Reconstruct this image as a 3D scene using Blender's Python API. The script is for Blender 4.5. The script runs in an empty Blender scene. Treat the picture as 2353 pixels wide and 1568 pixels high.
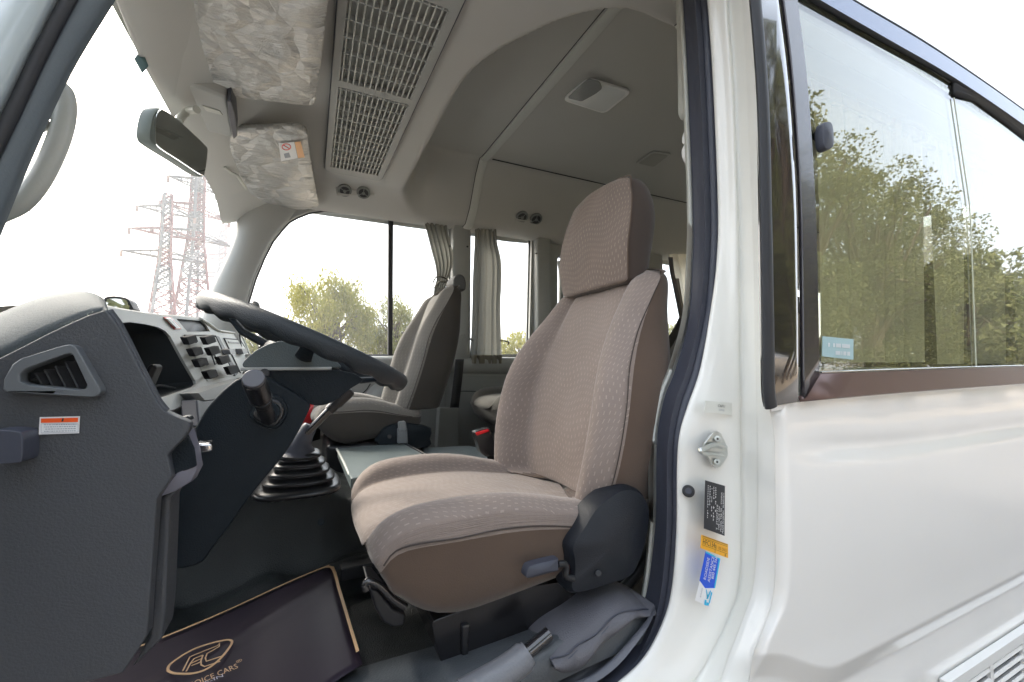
import bpy, bmesh, math, random
from mathutils import Vector, Matrix, noise
from mathutils.geometry import tessellate_polygon
R = math.radians
scene = bpy.context.scene
COL = scene.collection
# ------------------------------------------------------------------ camera, sky, sun, exposure
CAMZ = 1.50
PITCH, YAW, FPX = R(3.5), R(25.4), 987.0       # view measured on a 2353 px wide plate
cam_data = bpy.data.cameras.new('camera'); cam_data.sensor_width = 36.0
cam_data.lens = 36.0 * FPX / 2353.0; cam_data.clip_start = 0.02; cam_data.clip_end = 3000
cam = bpy.data.objects.new('camera', cam_data); COL.objects.link(cam)
cam.location = (0, 0, CAMZ); cam.rotation_euler = (R(90) + PITCH, 0, -YAW)
scene.camera = cam
SUN_EL, SUN_AZ = R(38), R(-35)                 # azimuth from +Y (far side of the bus) towards -X (its front)
world = bpy.data.worlds.new('World'); scene.world = world; world.use_nodes = True
wn = world.node_tree; sky = wn.nodes.new('ShaderNodeTexSky'); sky.sky_type = 'NISHITA'
sky.sun_disc = False; sky.sun_elevation = SUN_EL; sky.sun_rotation = SUN_AZ
sky.air_density = 1.0; sky.dust_density = 8.0; sky.ozone_density = 1.5
veil = wn.nodes.new('ShaderNodeMix'); veil.data_type = 'RGBA'; veil.inputs[0].default_value = .55      # even milky haze over the clear sky
veil.inputs[7].default_value = (4.0, 4.35, 4.7, 1); wn.links.new(sky.outputs[0], veil.inputs[6])
wn.links.new(veil.outputs[2], wn.nodes['Background'].inputs[0])
wn.nodes['Background'].inputs[1].default_value = 0.15
sun_data = bpy.data.lights.new('sun', 'SUN'); sun_data.energy = 1.2; sun_data.angle = R(14); sun_data.color = (1, .95, .88)
sun = bpy.data.objects.new('sun', sun_data); COL.objects.link(sun)
sdir = Vector((math.sin(SUN_AZ) * math.cos(SUN_EL), math.cos(SUN_AZ) * math.cos(SUN_EL), math.sin(SUN_EL)))
sun.rotation_euler = sdir.to_track_quat('Z', 'Y').to_euler()
scene.view_settings.view_transform = 'Standard'; scene.view_settings.look = 'None'
scene.view_settings.exposure = 2.25; scene.view_settings.gamma = 1.0
scene.view_settings.use_curve_mapping = False
cy = scene.cycles
cy.use_denoising = True; cy.max_bounces = 12; cy.diffuse_bounces = 6; cy.glossy_bounces = 4
cy.transmission_bounces = 8; cy.transparent_max_bounces = 24
cy.caustics_reflective = False; cy.caustics_refractive = False; cy.sample_clamp_indirect = 8

# ------------------------------------------------------------------ geometry helpers
CAM = Vector((0, 0, CAMZ)); CROT = cam.rotation_euler.to_matrix()
def ray(u, v):
    return CROT @ Vector(((u - 1176.5) / FPX, -(v - 784.0) / FPX, -1.0))
def P(u, v, Y=None, X=None, Z=None, pl=None):
    """the point where the sight line of plate position (u, v) meets a real plane; Z counts from eye height"""
    d = ray(u, v)
    if Y is not None: t = Y / d.y
    elif X is not None: t = X / d.x
    elif Z is not None: t = Z / d.z
    else: t = (pl[3] - pl[2] * CAMZ) / (pl[0] * d.x + pl[1] * d.y + pl[2] * d.z)
    return CAM + d * t
def PY(l, Y): return [P(u, v, Y=Y) for u, v in l]
def PZ(l, Z): return [P(u, v, Z=Z) for u, v in l]
def W(x, y, z): return Vector((x, y, CAMZ + z))
def lerp(a, b, t): return a + (b - a) * t
def cr(p, n, closed=False):
    """Catmull-Rom through the points, n samples per span"""
    p = [Vector(q) for q in p]; out = []; m = len(p)
    for i in range(m if closed else m - 1):
        if closed: a, b, c, d = p[i - 1], p[i], p[(i + 1) % m], p[(i + 2) % m]
        else: a, b, c, d = p[max(i - 1, 0)], p[i], p[i + 1], p[min(i + 2, m - 1)]
        for k in range(n):
            t = k / n
            out.append(.5 * ((2 * b) + (c - a) * t + (2 * a - 5 * b + 4 * c - d) * t * t + (3 * b - a - 3 * c + d) * t ** 3))
    if not closed: out.append(p[-1].copy())
    return out
def arc(p, n):
    """resample a polyline to n points evenly by length"""
    L = [0]
    for a, b in zip(p, p[1:]): L.append(L[-1] + (b - a).length)
    out = []; j = 0
    for i in range(n):
        s = L[-1] * i / (n - 1)
        while j < len(p) - 2 and L[j + 1] < s: j += 1
        out.append(p[j].lerp(p[j + 1], (s - L[j]) / max(L[j + 1] - L[j], 1e-9)))
    return out
def tag(o, label=None, cat=None, group=None, kind=None):
    if label: o['label'] = label
    if cat: o['category'] = cat
    if group: o['group'] = group
    if kind: o['kind'] = kind
    return o
def thing(name, loc, label, cat, group=None):
    o = bpy.data.objects.new(name, None); o.empty_display_size = .05; COL.objects.link(o); o.location = loc
    return tag(o, label, cat, group)
def wloc(o):
    l = Vector((0, 0, 0))
    while o: l += o.location; o = o.parent
    return l
def mk(name, verts, faces, mat, parent=None, smooth=True, uvs=None, bev=0, seg=2, solid=0, sub=0, mats=None, fm=None, label=None, offset=-1, ang=40):
    me = bpy.data.meshes.new(name); o0 = wloc(parent) if parent else Vector((0, 0, 0))
    me.from_pydata([Vector(v) - o0 for v in verts], [], faces)
    if uvs:
        lay = me.uv_layers.new(name='UVMap')
        for l in me.loops: lay.data[l.index].uv = uvs[l.vertex_index]
    for m in (mats or [mat]): me.materials.append(m)
    if fm:
        for p, i in zip(me.polygons, fm): p.material_index = i
    me.polygons.foreach_set('use_smooth', [smooth] * len(me.polygons)); me.update()
    bm = bmesh.new(); bm.from_mesh(me); bmesh.ops.recalc_face_normals(bm, faces=bm.faces)
    if smooth and ang:
        for e in bm.edges:
            if len(e.link_faces) == 2 and e.calc_face_angle(0) > R(ang): e.smooth = False
    bm.to_mesh(me); bm.free()
    o = bpy.data.objects.new(name, me); COL.objects.link(o)
    if parent: o.parent = parent
    if solid:
        m = o.modifiers.new('thick', 'SOLIDIFY'); m.thickness = solid; m.offset = offset
    if bev:
        m = o.modifiers.new('bevel', 'BEVEL'); m.width = bev; m.segments = seg; m.limit_method = 'ANGLE'; m.angle_limit = R(35)
        m.harden_normals = True
    if sub:
        m = o.modifiers.new('sub', 'SUBSURF'); m.levels = m.render_levels = sub
    if label: o['label'] = label
    return o
def join_geo(lst):
    V, Fc = [], []
    for v, f in lst:
        n = len(V); V += v; Fc += [tuple(i + n for i in q) for q in f]
    return V, Fc
def g_box(c, s, rot=None):
    c = Vector(c); M = (rot if isinstance(rot, Matrix) else rot.to_matrix()) if rot else Matrix.Identity(3)
    v = [c + M @ Vector((x * s[0] / 2, y * s[1] / 2, z * s[2] / 2)) for x in (-1, 1) for y in (-1, 1) for z in (-1, 1)]
    return v, [(0, 1, 3, 2), (4, 6, 7, 5), (0, 4, 5, 1), (2, 3, 7, 6), (0, 2, 6, 4), (1, 5, 7, 3)]
def box(name, c, s, mat, parent=None, rot=None, bev=.003, **k):
    v, f = g_box(c, s, rot); return mk(name, v, f, mat, parent, bev=bev, **k)
def g_tube(pts, r, n=10, caps=True, flat=1.0, up=None):
    pts = [Vector(p) for p in pts]; m = len(pts); rr = r if isinstance(r, (list, tuple)) else [r] * m
    V = []; t0 = (pts[1] - pts[0]).normalized(); a = Vector(up) if up else (Vector((0, 0, 1)) if abs(t0.z) < .9 else Vector((1, 0, 0)))
    nrm = (a - t0 * a.dot(t0)).normalized()
    for i in range(m):
        t = (pts[min(i + 1, m - 1)] - pts[max(i - 1, 0)]).normalized()
        nrm = (nrm - t * nrm.dot(t)).normalized(); b = t.cross(nrm)
        for k in range(n):
            q = 2 * math.pi * k / n; V.append(pts[i] + nrm * math.cos(q) * rr[i] * flat + b * math.sin(q) * rr[i])
    Fc = [(i * n + k, i * n + (k + 1) % n, (i + 1) * n + (k + 1) % n, (i + 1) * n + k) for i in range(m - 1) for k in range(n)]
    if caps: Fc += [tuple(range(n - 1, -1, -1)), tuple((m - 1) * n + k for k in range(n))]
    return V, Fc
def tube(name, pts, r, mat, parent=None, n=10, flat=1.0, up=None, **k):
    v, f = g_tube(pts, r, n, True, flat, up); return mk(name, v, f, mat, parent, **k)
def sheet(name, rows, mat, parent=None, sm=0, thick=0, **k):
    """rows of points; sm > 0 smooths both ways"""
    if sm:
        rows = [cr(r, sm) for r in rows]; cols = [cr([r[i] for r in rows], sm) for i in range(len(rows[0]))]
        rows = [[c[j] for c in cols] for j in range(len(cols[0]))]
    m, n = len(rows), len(rows[0]); V = [p for r in rows for p in r]; uv = [None] * (m * n)
    ref = max(range(m), key=lambda j: sum((rows[j][i + 1] - rows[j][i]).length for i in range(n - 1)))
    us = [0]
    for i in range(n - 1): us.append(us[-1] + (rows[ref][i + 1] - rows[ref][i]).length)
    vs = 0
    for j in range(m):
        if j: vs += (rows[j][n // 2] - rows[j - 1][n // 2]).length
        for i in range(n): uv[j * n + i] = (us[i], vs)
    Fc = [(j * n + i, j * n + i + 1, (j + 1) * n + i + 1, (j + 1) * n + i) for j in range(m - 1) for i in range(n - 1)]
    return mk(name, V, Fc, mat, parent, uvs=uv, solid=thick, **k)
def ring_loft(name, rings, mat, parent=None, caps=True, matf=None, **k):
    m, n = len(rings), len(rings[0]); V = [p for r in rings for p in r]; uv = []
    us = [0]
    mid = rings[m // 2]
    for i in range(n - 1): us.append(us[-1] + (mid[i + 1] - mid[i]).length)
    vs = 0
    for j in range(m):
        if j: vs += (rings[j][0] - rings[j - 1][0]).length
        for i in range(n): uv.append((us[i], vs))
    Fc = []; fm = []
    for j in range(m - 1):
        for i in range(n):
            Fc.append((j * n + i, j * n + (i + 1) % n, (j + 1) * n + (i + 1) % n, (j + 1) * n + i))
            fm.append(matf(j, i) if matf else 0)
    if caps:
        Fc += [tuple(range(n - 1, -1, -1)), tuple((m - 1) * n + i for i in range(n))]; fm += [matf(0, -1) if matf else 0] * 2
    return mk(name, V, Fc, mat, parent, uvs=uv, fm=fm if matf else None, **k)
def plate(name, outer, holes, off, mat, parent=None, bev=0, **k):
    """flat plate with holes, pushed along off; outer and holes are world points of one plane"""
    loops = [[Vector(p) for p in outer]] + [[Vector(p) for p in h] for h in holes]; off = Vector(off)
    tri = tessellate_polygon(loops); V = [p for l in loops for p in l]; N = len(V)
    Fc = [tuple(t) for t in tri] + [tuple(i + N for i in reversed(t)) for t in tri]; s = 0
    for l in loops:
        n = len(l); Fc += [(s + i, s + (i + 1) % n, s + (i + 1) % n + N, s + i + N) for i in range(n)]; s += n
    return mk(name, V + [p + off for p in V], Fc, mat, parent, bev=bev, ang=30, **k)
def prism(name, outer, off, mat, parent=None, bev=.003, seg=2, **k):
    n = len(outer); off = Vector(off); V = [Vector(p) for p in outer]; V += [p + off for p in V]
    Fc = [tuple(range(n)), tuple(range(2 * n - 1, n - 1, -1))] + [(i, (i + 1) % n, (i + 1) % n + n, i + n) for i in range(n)]
    return mk(name, V, Fc, mat, parent, bev=bev, seg=seg, **k)
def pillow(name, outer, off, mat, parent=None, bulge=.01, rings=4, sm=3, **k):
    """closed outline with softly domed faces: concentric rings that rise towards the middle"""
    o = cr(outer, sm, True) if sm else [Vector(p) for p in outer]; off = Vector(off); n = len(o)
    c = sum(o, Vector()) / n; d = off.normalized(); R_ = [[p + off * .5 for p in o]]
    R_ = [[p + off * .98 for p in o]]
    R_.append([p + off * .25 for p in o])
    for i in range(rings + 1):
        t = i / (rings + 1); s = 1 - .06 * 1 if i == 0 else lerp(.94, .02, t)
        h = bulge * math.sin(t * math.pi / 2)
        R_.append([c + (p - c) * s - d * h for p in o])
    return ring_loft(name, R_, mat, parent, **k)
def rrect(c, ax, ay, w, h, r, n=5):
    c, ax, ay = Vector(c), Vector(ax).normalized(), Vector(ay).normalized(); out = []
    for sx, sy, a0 in ((1, 1, 0), (-1, 1, 90), (-1, -1, 180), (1, -1, 270)):
        for k in range(n):
            a = R(a0 + 90 * k / (n - 1))
            out.append(c + ax * (sx * (w / 2 - r) + r * math.cos(a)) + ay * (sy * (h / 2 - r) + r * math.sin(a)))
    return out
def rounded(pts, r, n=4):
    out = []; m = len(pts)
    for i in range(m):
        a, b, c = pts[i - 1], pts[i], pts[(i + 1) % m]; ra = min(r, (a - b).length * .45); rc = min(r, (c - b).length * .45)
        p, q = b + (a - b).normalized() * ra, b + (c - b).normalized() * rc
        for k in range(n + 1):
            t = k / n; out.append(p.lerp(b, t).lerp(b.lerp(q, t), t))
    return out
def disc(c, nrm, r, n=16):
    nrm = Vector(nrm).normalized(); a = nrm.orthogonal().normalized(); b = nrm.cross(a)
    return [Vector(c) + a * r * math.cos(2 * math.pi * i / n) + b * r * math.sin(2 * math.pi * i / n) for i in range(n)]
def cyl(name, a, b, r, mat, parent=None, r2=None, n=16, bev=.002, **k):
    a, b = Vector(a), Vector(b); d = b - a
    A = disc(a, d, r, n); B = disc(b, d, r2 if r2 else r, n)
    Fc = [tuple(range(n)), tuple(range(2 * n - 1, n - 1, -1))] + [(i, (i + 1) % n, (i + 1) % n + n, i + n) for i in range(n)]
    return mk(name, A + B, Fc, mat, parent, bev=bev, **k)
def text(name, s, origin, ax, ay, h, mat, parent=None, depth=.0004, w=None, align='LEFT'):
    """flat print built as mesh letters"""
    cu = bpy.data.curves.new(name, 'FONT'); cu.body = s; cu.size = 1; cu.extrude = 0; cu.align_x = align; cu.resolution_u = 2
    t = bpy.data.objects.new(name, cu); COL.objects.link(t); dg = bpy.context.evaluated_depsgraph_get()
    me = bpy.data.meshes.new_from_object(t.evaluated_get(dg)); bpy.data.objects.remove(t)
    ax, ay = Vector(ax).normalized(), Vector(ay).normalized(); nz = ax.cross(ay)
    xs = [v.co.x for v in me.vertices]; wid = max(xs) - min(xs) if xs else 1
    sx = (w / wid) if w else h; o0 = wloc(parent) if parent else Vector()
    for v in me.vertices: v.co = Vector(origin) + ax * v.co.x * sx + ay * v.co.y * h - o0
    me.materials.clear(); me.materials.append(mat)
    o = bpy.data.objects.new(name, me); COL.objects.link(o)
    if parent: o.parent = parent
    return o

# ------------------------------------------------------------------ materials
def M(name, col, rough=.5, metal=0, spec=.5, coat=0, bump=None, noise_mix=None, sheen=0, alpha=1, coat_rough=.05, emis=None):
    """bump = (scale, strength, detail); noise_mix = (scale, amount) gives a slight unevenness of colour and gloss"""
    m = bpy.data.materials.new(name); m.use_nodes = True; nt = m.node_tree; b = nt.nodes['Principled BSDF']
    b.inputs['Base Color'].default_value = (*col, 1); b.inputs['Roughness'].default_value = rough
    b.inputs['Metallic'].default_value = metal; b.inputs['Specular IOR Level'].default_value = spec
    b.inputs['Coat Weight'].default_value = coat; b.inputs['Coat Roughness'].default_value = coat_rough
    if sheen: b.inputs['Sheen Weight'].default_value = sheen
    tc = nt.nodes.new('ShaderNodeTexCoord')
    if noise_mix:
        n = nt.nodes.new('ShaderNodeTexNoise'); n.inputs['Scale'].default_value = noise_mix[0]; n.inputs['Detail'].default_value = 5
        nt.links.new(tc.outputs['Object'], n.inputs['Vector'])
        mr = nt.nodes.new('ShaderNodeMapRange'); mr.inputs[1].default_value = .3; mr.inputs[2].default_value = .7
        mr.inputs[3].default_value = 1 - noise_mix[1]; mr.inputs[4].default_value = 1 + noise_mix[1]
        nt.links.new(n.outputs[0], mr.inputs[0])
        mx = nt.nodes.new('ShaderNodeVectorMath'); mx.operation = 'SCALE'; mx.inputs[0].default_value = col
        nt.links.new(mr.outputs[0], mx.inputs['Scale']); nt.links.new(mx.outputs[0], b.inputs['Base Color'])
        mr2 = nt.nodes.new('ShaderNodeMath'); mr2.operation = 'MULTIPLY'; mr2.inputs[1].default_value = rough
        nt.links.new(mr.outputs[0], mr2.inputs[0]); nt.links.new(mr2.outputs[0], b.inputs['Roughness'])
    if bump:
        n = nt.nodes.new('ShaderNodeTexNoise'); n.inputs['Scale'].default_value = bump[0]; n.inputs['Detail'].default_value = bump[2] if len(bump) > 2 else 3
        nt.links.new(tc.outputs['Object'], n.inputs['Vector'])
        bp = nt.nodes.new('ShaderNodeBump'); bp.inputs['Strength'].default_value = bump[1]; bp.inputs['Distance'].default_value = .002
        nt.links.new(n.outputs[0], bp.inputs['Height']); nt.links.new(bp.outputs[0], b.inputs['Normal'])
    return m
def math_node(nt, op, a, b=None):
    n = nt.nodes.new('ShaderNodeMath'); n.operation = op
    for i, x in enumerate((a, b)):
        if x is None: continue
        if isinstance(x, (int, float)): n.inputs[i].default_value = x
        else: nt.links.new(x, n.inputs[i])
    return n.outputs[0]
def fabric_mat(name, base, dash, cell=.011, swirl=1.0, amt=.75):
    """woven velour with short light dashes in staggered rows whose direction drifts in waves"""
    m = bpy.data.materials.new(name); m.use_nodes = True; nt = m.node_tree; b = nt.nodes['Principled BSDF']
    b.inputs['Roughness'].default_value = .85; b.inputs['Sheen Weight'].default_value = .35; b.inputs['Sheen Roughness'].default_value = .4
    b.inputs['Specular IOR Level'].default_value = .2
    uv = nt.nodes.new('ShaderNodeUVMap'); sp = nt.nodes.new('ShaderNodeSeparateXYZ'); nt.links.new(uv.outputs[0], sp.inputs[0])
    f = lambda op, a, b=None: math_node(nt, op, a, b)
    U, V = sp.outputs[0], sp.outputs[1]
    wave = f('MULTIPLY', f('SINE', f('ADD', f('MULTIPLY', V, 34), f('MULTIPLY', U, 21))), .006 * swirl)
    wave2 = f('MULTIPLY', f('SINE', f('ADD', f('MULTIPLY', U, 40), f('MULTIPLY', V, -13))), .006 * swirl)
    u2 = f('DIVIDE', f('ADD', f('ADD', U, f('MULTIPLY', V, .25)), wave), cell); v2 = f('DIVIDE', f('ADD', V, wave2), cell * 1.5)
    row = f('FLOOR', v2); uo = f('ADD', u2, f('MULTIPLY', f('MODULO', row, 2), .5))
    fu = f('ABSOLUTE', f('SUBTRACT', f('FRACT', uo), .5)); fv = f('ABSOLUTE', f('SUBTRACT', f('FRACT', v2), .5))
    du = f('LESS_THAN', fu, .085); dv = f('LESS_THAN', fv, .24)
    wn_ = nt.nodes.new('ShaderNodeTexNoise'); wn_.inputs['Scale'].default_value = 60; nt.links.new(uv.outputs[0], wn_.inputs['Vector'])
    mask = f('MULTIPLY', f('MULTIPLY', du, dv), f('MULTIPLY', f('ADD', wn_.outputs[0], .3), amt))
    n1 = nt.nodes.new('ShaderNodeTexNoise'); n1.inputs['Scale'].default_value = 9; n1.inputs['Detail'].default_value = 4
    nt.links.new(uv.outputs[0], n1.inputs['Vector'])
    n2 = nt.nodes.new('ShaderNodeTexNoise'); n2.inputs['Scale'].default_value = 700; nt.links.new(uv.outputs[0], n2.inputs['Vector'])
    v = f('ADD', f('MULTIPLY', n1.outputs[0], .35), f('ADD', f('MULTIPLY', n2.outputs[0], .35), .65))
    sc = nt.nodes.new('ShaderNodeVectorMath'); sc.operation = 'SCALE'; sc.inputs[0].default_value = base; nt.links.new(v, sc.inputs['Scale'])
    mx = nt.nodes.new('ShaderNodeMix'); mx.data_type = 'RGBA'; nt.links.new(mask, mx.inputs[0]); nt.links.new(sc.outputs[0], mx.inputs[6])
    mx.inputs[7].default_value = (*dash, 1); nt.links.new(mx.outputs[2], b.inputs['Base Color'])
    bp = nt.nodes.new('ShaderNodeBump'); bp.inputs['Strength'].default_value = .35; bp.inputs['Distance'].default_value = .001
    nt.links.new(n2.outputs[0], bp.inputs['Height'])
    n3 = nt.nodes.new('ShaderNodeTexNoise'); n3.inputs['Scale'].default_value = 14; nt.links.new(uv.outputs[0], n3.inputs['Vector'])
    bp2 = nt.nodes.new('ShaderNodeBump'); bp2.inputs['Strength'].default_value = .35; bp2.inputs['Distance'].default_value = .01
    nt.links.new(n3.outputs[0], bp2.inputs['Height']); nt.links.new(bp.outputs[0], bp2.inputs['Normal']); nt.links.new(bp2.outputs[0], b.inputs['Normal'])
    return m
def glass_mat(name, tint, ior=1.5, rough=.0, boost=1.0):
    m = bpy.data.materials.new(name); m.use_nodes = True; nt = m.node_tree; nt.nodes.clear()
    out = nt.nodes.new('ShaderNodeOutputMaterial'); tr = nt.nodes.new('ShaderNodeBsdfTransparent'); tr.inputs[0].default_value = (*tint, 1)
    gl = nt.nodes.new('ShaderNodeBsdfGlossy'); gl.inputs['Roughness'].default_value = rough
    fr = nt.nodes.new('ShaderNodeFresnel'); ge = nt.nodes.new('ShaderNodeNewGeometry')      # a thin pane reflects alike from both sides
    nt.links.new(math_node(nt, 'ADD', math_node(nt, 'MULTIPLY', ge.outputs['Backfacing'], 1 / ior - ior), ior), fr.inputs[0])
    mx = nt.nodes.new('ShaderNodeMixShader'); k = math_node(nt, 'MINIMUM', math_node(nt, 'MULTIPLY', fr.outputs[0], boost), 1)
    nt.links.new(k, mx.inputs[0]); nt.links.new(tr.outputs[0], mx.inputs[1]); nt.links.new(gl.outputs[0], mx.inputs[2])
    nt.links.new(mx.outputs[0], out.inputs[0]); return m
def cloth_mat(name, col, trans=.35):
    m = bpy.data.materials.new(name); m.use_nodes = True; nt = m.node_tree; nt.nodes.clear()
    out = nt.nodes.new('ShaderNodeOutputMaterial'); d = nt.nodes.new('ShaderNodeBsdfDiffuse'); t = nt.nodes.new('ShaderNodeBsdfTranslucent')
    uv = nt.nodes.new('ShaderNodeUVMap'); mp = nt.nodes.new('ShaderNodeMapping'); mp.inputs['Scale'].default_value = (60, 900, 1); nt.links.new(uv.outputs[0], mp.inputs[0])
    n = nt.nodes.new('ShaderNodeTexNoise'); n.inputs['Scale'].default_value = 1; n.inputs['Detail'].default_value = 3; nt.links.new(mp.outputs[0], n.inputs['Vector'])
    sc = nt.nodes.new('ShaderNodeVectorMath'); sc.operation = 'SCALE'; sc.inputs[0].default_value = col
    nt.links.new(math_node(nt, 'ADD', math_node(nt, 'MULTIPLY', n.outputs[0], .7), .65), sc.inputs['Scale'])
    nt.links.new(sc.outputs[0], d.inputs[0]); nt.links.new(sc.outputs[0], t.inputs[0])
    mx = nt.nodes.new('ShaderNodeMixShader'); mx.inputs[0].default_value = trans
    nt.links.new(d.outputs[0], mx.inputs[1]); nt.links.new(t.outputs[0], mx.inputs[2]); nt.links.new(mx.outputs[0], out.inputs[0]); return m
def wrap_mat(name, col):
    """grey vinyl under shrunken clear film: fine creases running one way plus broad folds"""
    m = M(name, col, rough=.45); nt = m.node_tree; b = nt.nodes['Principled BSDF']; b.inputs['Coat Weight'].default_value = 1; b.inputs['Coat Roughness'].default_value = .08
    tc = nt.nodes.new('ShaderNodeTexCoord'); mp = nt.nodes.new('ShaderNodeMapping'); mp.inputs['Scale'].default_value = (7, 60, 7); mp.inputs['Rotation'].default_value = (0, 0, .12)
    nz0 = nt.nodes.new('ShaderNodeTexNoise'); nz0.inputs['Scale'].default_value = 5; nt.links.new(tc.outputs['Object'], nz0.inputs['Vector'])
    ad = nt.nodes.new('ShaderNodeVectorMath'); ad.operation = 'MULTIPLY_ADD'; ad.inputs[1].default_value = (.12, .12, .12)
    nt.links.new(nz0.outputs['Color'], ad.inputs[0]); nt.links.new(tc.outputs['Object'], ad.inputs[2]); nt.links.new(ad.outputs[0], mp.inputs[0])
    n = nt.nodes.new('ShaderNodeTexNoise'); n.inputs['Scale'].default_value = 1; n.inputs['Detail'].default_value = 4; n.inputs['Roughness'].default_value = .6
    nt.links.new(mp.outputs[0], n.inputs['Vector'])
    n2 = nt.nodes.new('ShaderNodeTexNoise'); n2.inputs['Scale'].default_value = 14; n2.inputs['Detail'].default_value = 6; nt.links.new(tc.outputs['Object'], n2.inputs['Vector'])
    vo = nt.nodes.new('ShaderNodeTexVoronoi'); vo.feature = 'DISTANCE_TO_EDGE'; vo.inputs['Scale'].default_value = 9; nt.links.new(ad.outputs[0], vo.inputs['Vector'])
    h = math_node(nt, 'ADD', math_node(nt, 'ADD', n.outputs[0], n2.outputs[0]), math_node(nt, 'MINIMUM', math_node(nt, 'MULTIPLY', vo.outputs[0], 3), .6))
    bp = nt.nodes.new('ShaderNodeBump'); bp.inputs['Strength'].default_value = .9; bp.inputs['Distance'].default_value = .05
    bp.inputs['Distance'].default_value = .03; nt.links.new(h, bp.inputs['Height']); nt.links.new(bp.outputs[0], b.inputs['Coat Normal']); 
    bp2 = nt.nodes.new('ShaderNodeBump'); bp2.inputs['Strength'].default_value = .7; bp2.inputs['Distance'].default_value = .02
    nt.links.new(h, bp2.inputs['Height']); nt.links.new(bp2.outputs[0], b.inputs['Normal']); return m
def weave_bump(m, scale, strength, kind='DIAMOND'):
    """raised anti-slip pattern"""
    nt = m.node_tree; b = nt.nodes['Principled BSDF']; tc = nt.nodes.new('ShaderNodeTexCoord'); mp = nt.nodes.new('ShaderNodeMapping')
    mp.inputs['Rotation'].default_value = (0, 0, R(45)); mp.inputs['Scale'].default_value = (scale,) * 3; nt.links.new(tc.outputs['Object'], mp.inputs[0])
    br = nt.nodes.new('ShaderNodeTexBrick'); br.inputs['Scale'].default_value = 1; br.inputs['Mortar Size'].default_value = .08; br.inputs['Mortar Smooth'].default_value = .6
    nt.links.new(mp.outputs[0], br.inputs['Vector']); bp = nt.nodes.new('ShaderNodeBump'); bp.inputs['Strength'].default_value = strength; bp.inputs['Distance'].default_value = .002; bp.invert = True
    nt.links.new(br.outputs['Fac'], bp.inputs['Height']); nt.links.new(bp.outputs[0], b.inputs['Normal']); return m

paint = M('white_paint', (.84, .83, .80), rough=.3, coat=1, bump=(1.6, .05, 2), noise_mix=(3, .015))
paint_in = M('white_jamb_paint', (.80, .80, .76), rough=.32, coat=.5, noise_mix=(6, .02))
rubber = M('grey_rubber', (.045, .05, .07), rough=.45, bump=(60, .2))
black_rub = M('black_rubber', (.015, .016, .02), rough=.5)
gloss_blk = M('gloss_black_trim', (.014, .012, .014), rough=.07, coat=1, spec=1, noise_mix=(4, .1)); gloss_blk.node_tree.nodes['Principled BSDF'].inputs['IOR'].default_value = 1.6
brown_frame = M('bronze_frame', (.15, .095, .085), rough=.3, metal=.35, spec=.6, noise_mix=(8, .06))
liner = M('headliner_grey', (.52, .517, .495), rough=.8, bump=(380, .25), noise_mix=(2.5, .03))
plastic = M('grey_plastic', (.36, .37, .36), rough=.5, bump=(300, .25), noise_mix=(4, .03))
plastic_lt = M('light_grey_plastic', (.50, .51, .47), rough=.42, bump=(300, .15), noise_mix=(5, .03))
wallp = M('wall_panel_grey', (.30, .31, .30), rough=.55, bump=(260, .25), noise_mix=(3, .03))
dash_gr = M('dash_grey', (.064, .068, .076), spec=.35, rough=.42, bump=(420, .35), noise_mix=(4, .05))
dash_dk = M('dash_dark', (.018, .022, .026), rough=.5, bump=(300, .2))
teal_blk = M('dark_teal_plastic', (.009, .014, .019), spec=.16, rough=.45, bump=(520, .5), noise_mix=(6, .08))
black_pl = M('black_plastic', (.012, .013, .016), rough=.35, bump=(400, .2))
wheel_m = M('steering_leather', (.020, .026, .032), spec=.4, rough=.42, bump=(700, .7))
vinyl = M('black_vinyl_floor', (.017, .021, .022), spec=.3, rough=.34, bump=(420, .9, 4), noise_mix=(7, .2))
vinyl_gr = M('grey_floor_vinyl', (.062, .070, .078), rough=.42, bump=(260, .4), noise_mix=(9, .15))
leather = M('grey_leatherette', (.10, .10, .115), rough=.45, bump=(500, .5), noise_mix=(8, .08))
fab_head_side = M('headrest_side_velour', (.065, .048, .040), rough=.9, spec=.15, sheen=.3, bump=(500, .3))
deck = weave_bump(M('embossed_grey_cover', (.20, .245, .245), rough=.36, noise_mix=(6, .06)), 90, 1.0)
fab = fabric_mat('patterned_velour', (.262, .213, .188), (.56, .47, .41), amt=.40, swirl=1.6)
fab_head = fabric_mat('headrest_velour', (.20, .158, .135), (.52, .42, .34), amt=.5, swirl=1.6)
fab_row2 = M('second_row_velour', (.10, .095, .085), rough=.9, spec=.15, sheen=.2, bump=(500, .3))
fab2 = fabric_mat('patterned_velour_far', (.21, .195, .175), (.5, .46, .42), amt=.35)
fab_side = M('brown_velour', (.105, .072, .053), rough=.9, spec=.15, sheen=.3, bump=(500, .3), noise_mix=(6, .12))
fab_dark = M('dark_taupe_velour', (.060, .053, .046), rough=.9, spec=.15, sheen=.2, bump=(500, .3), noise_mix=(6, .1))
metal = M('zinc_plated_steel', (.62, .64, .62), rough=.3, metal=1, noise_mix=(30, .1))
chrome = M('bright_metal', (.7, .7, .7), rough=.15, metal=1)
mirror_m = M('mirror_glass', (.75, .78, .76), rough=.02, metal=1)
white_pl = M('white_plastic', (.86, .86, .85), rough=.4)
lens_m = M('frosted_lens', (.88, .90, .90), rough=.25, coat=.5)
red_m = M('red_plastic', (.65, .01, .015), rough=.3, coat=.5)
tan_m = M('gold_print', (.62, .40, .22), rough=.4, noise_mix=(8, .15))
mat_m = M('dark_mat_film', (.024, .017, .028), rough=.42, spec=.35, coat=0, coat_rough=.3, bump=(7, .3, 2))
stk_white = M('sticker_white', (.78, .79, .80), rough=.4)
stk_org = M('sticker_orange', (.85, .10, .01), rough=.4)
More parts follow.
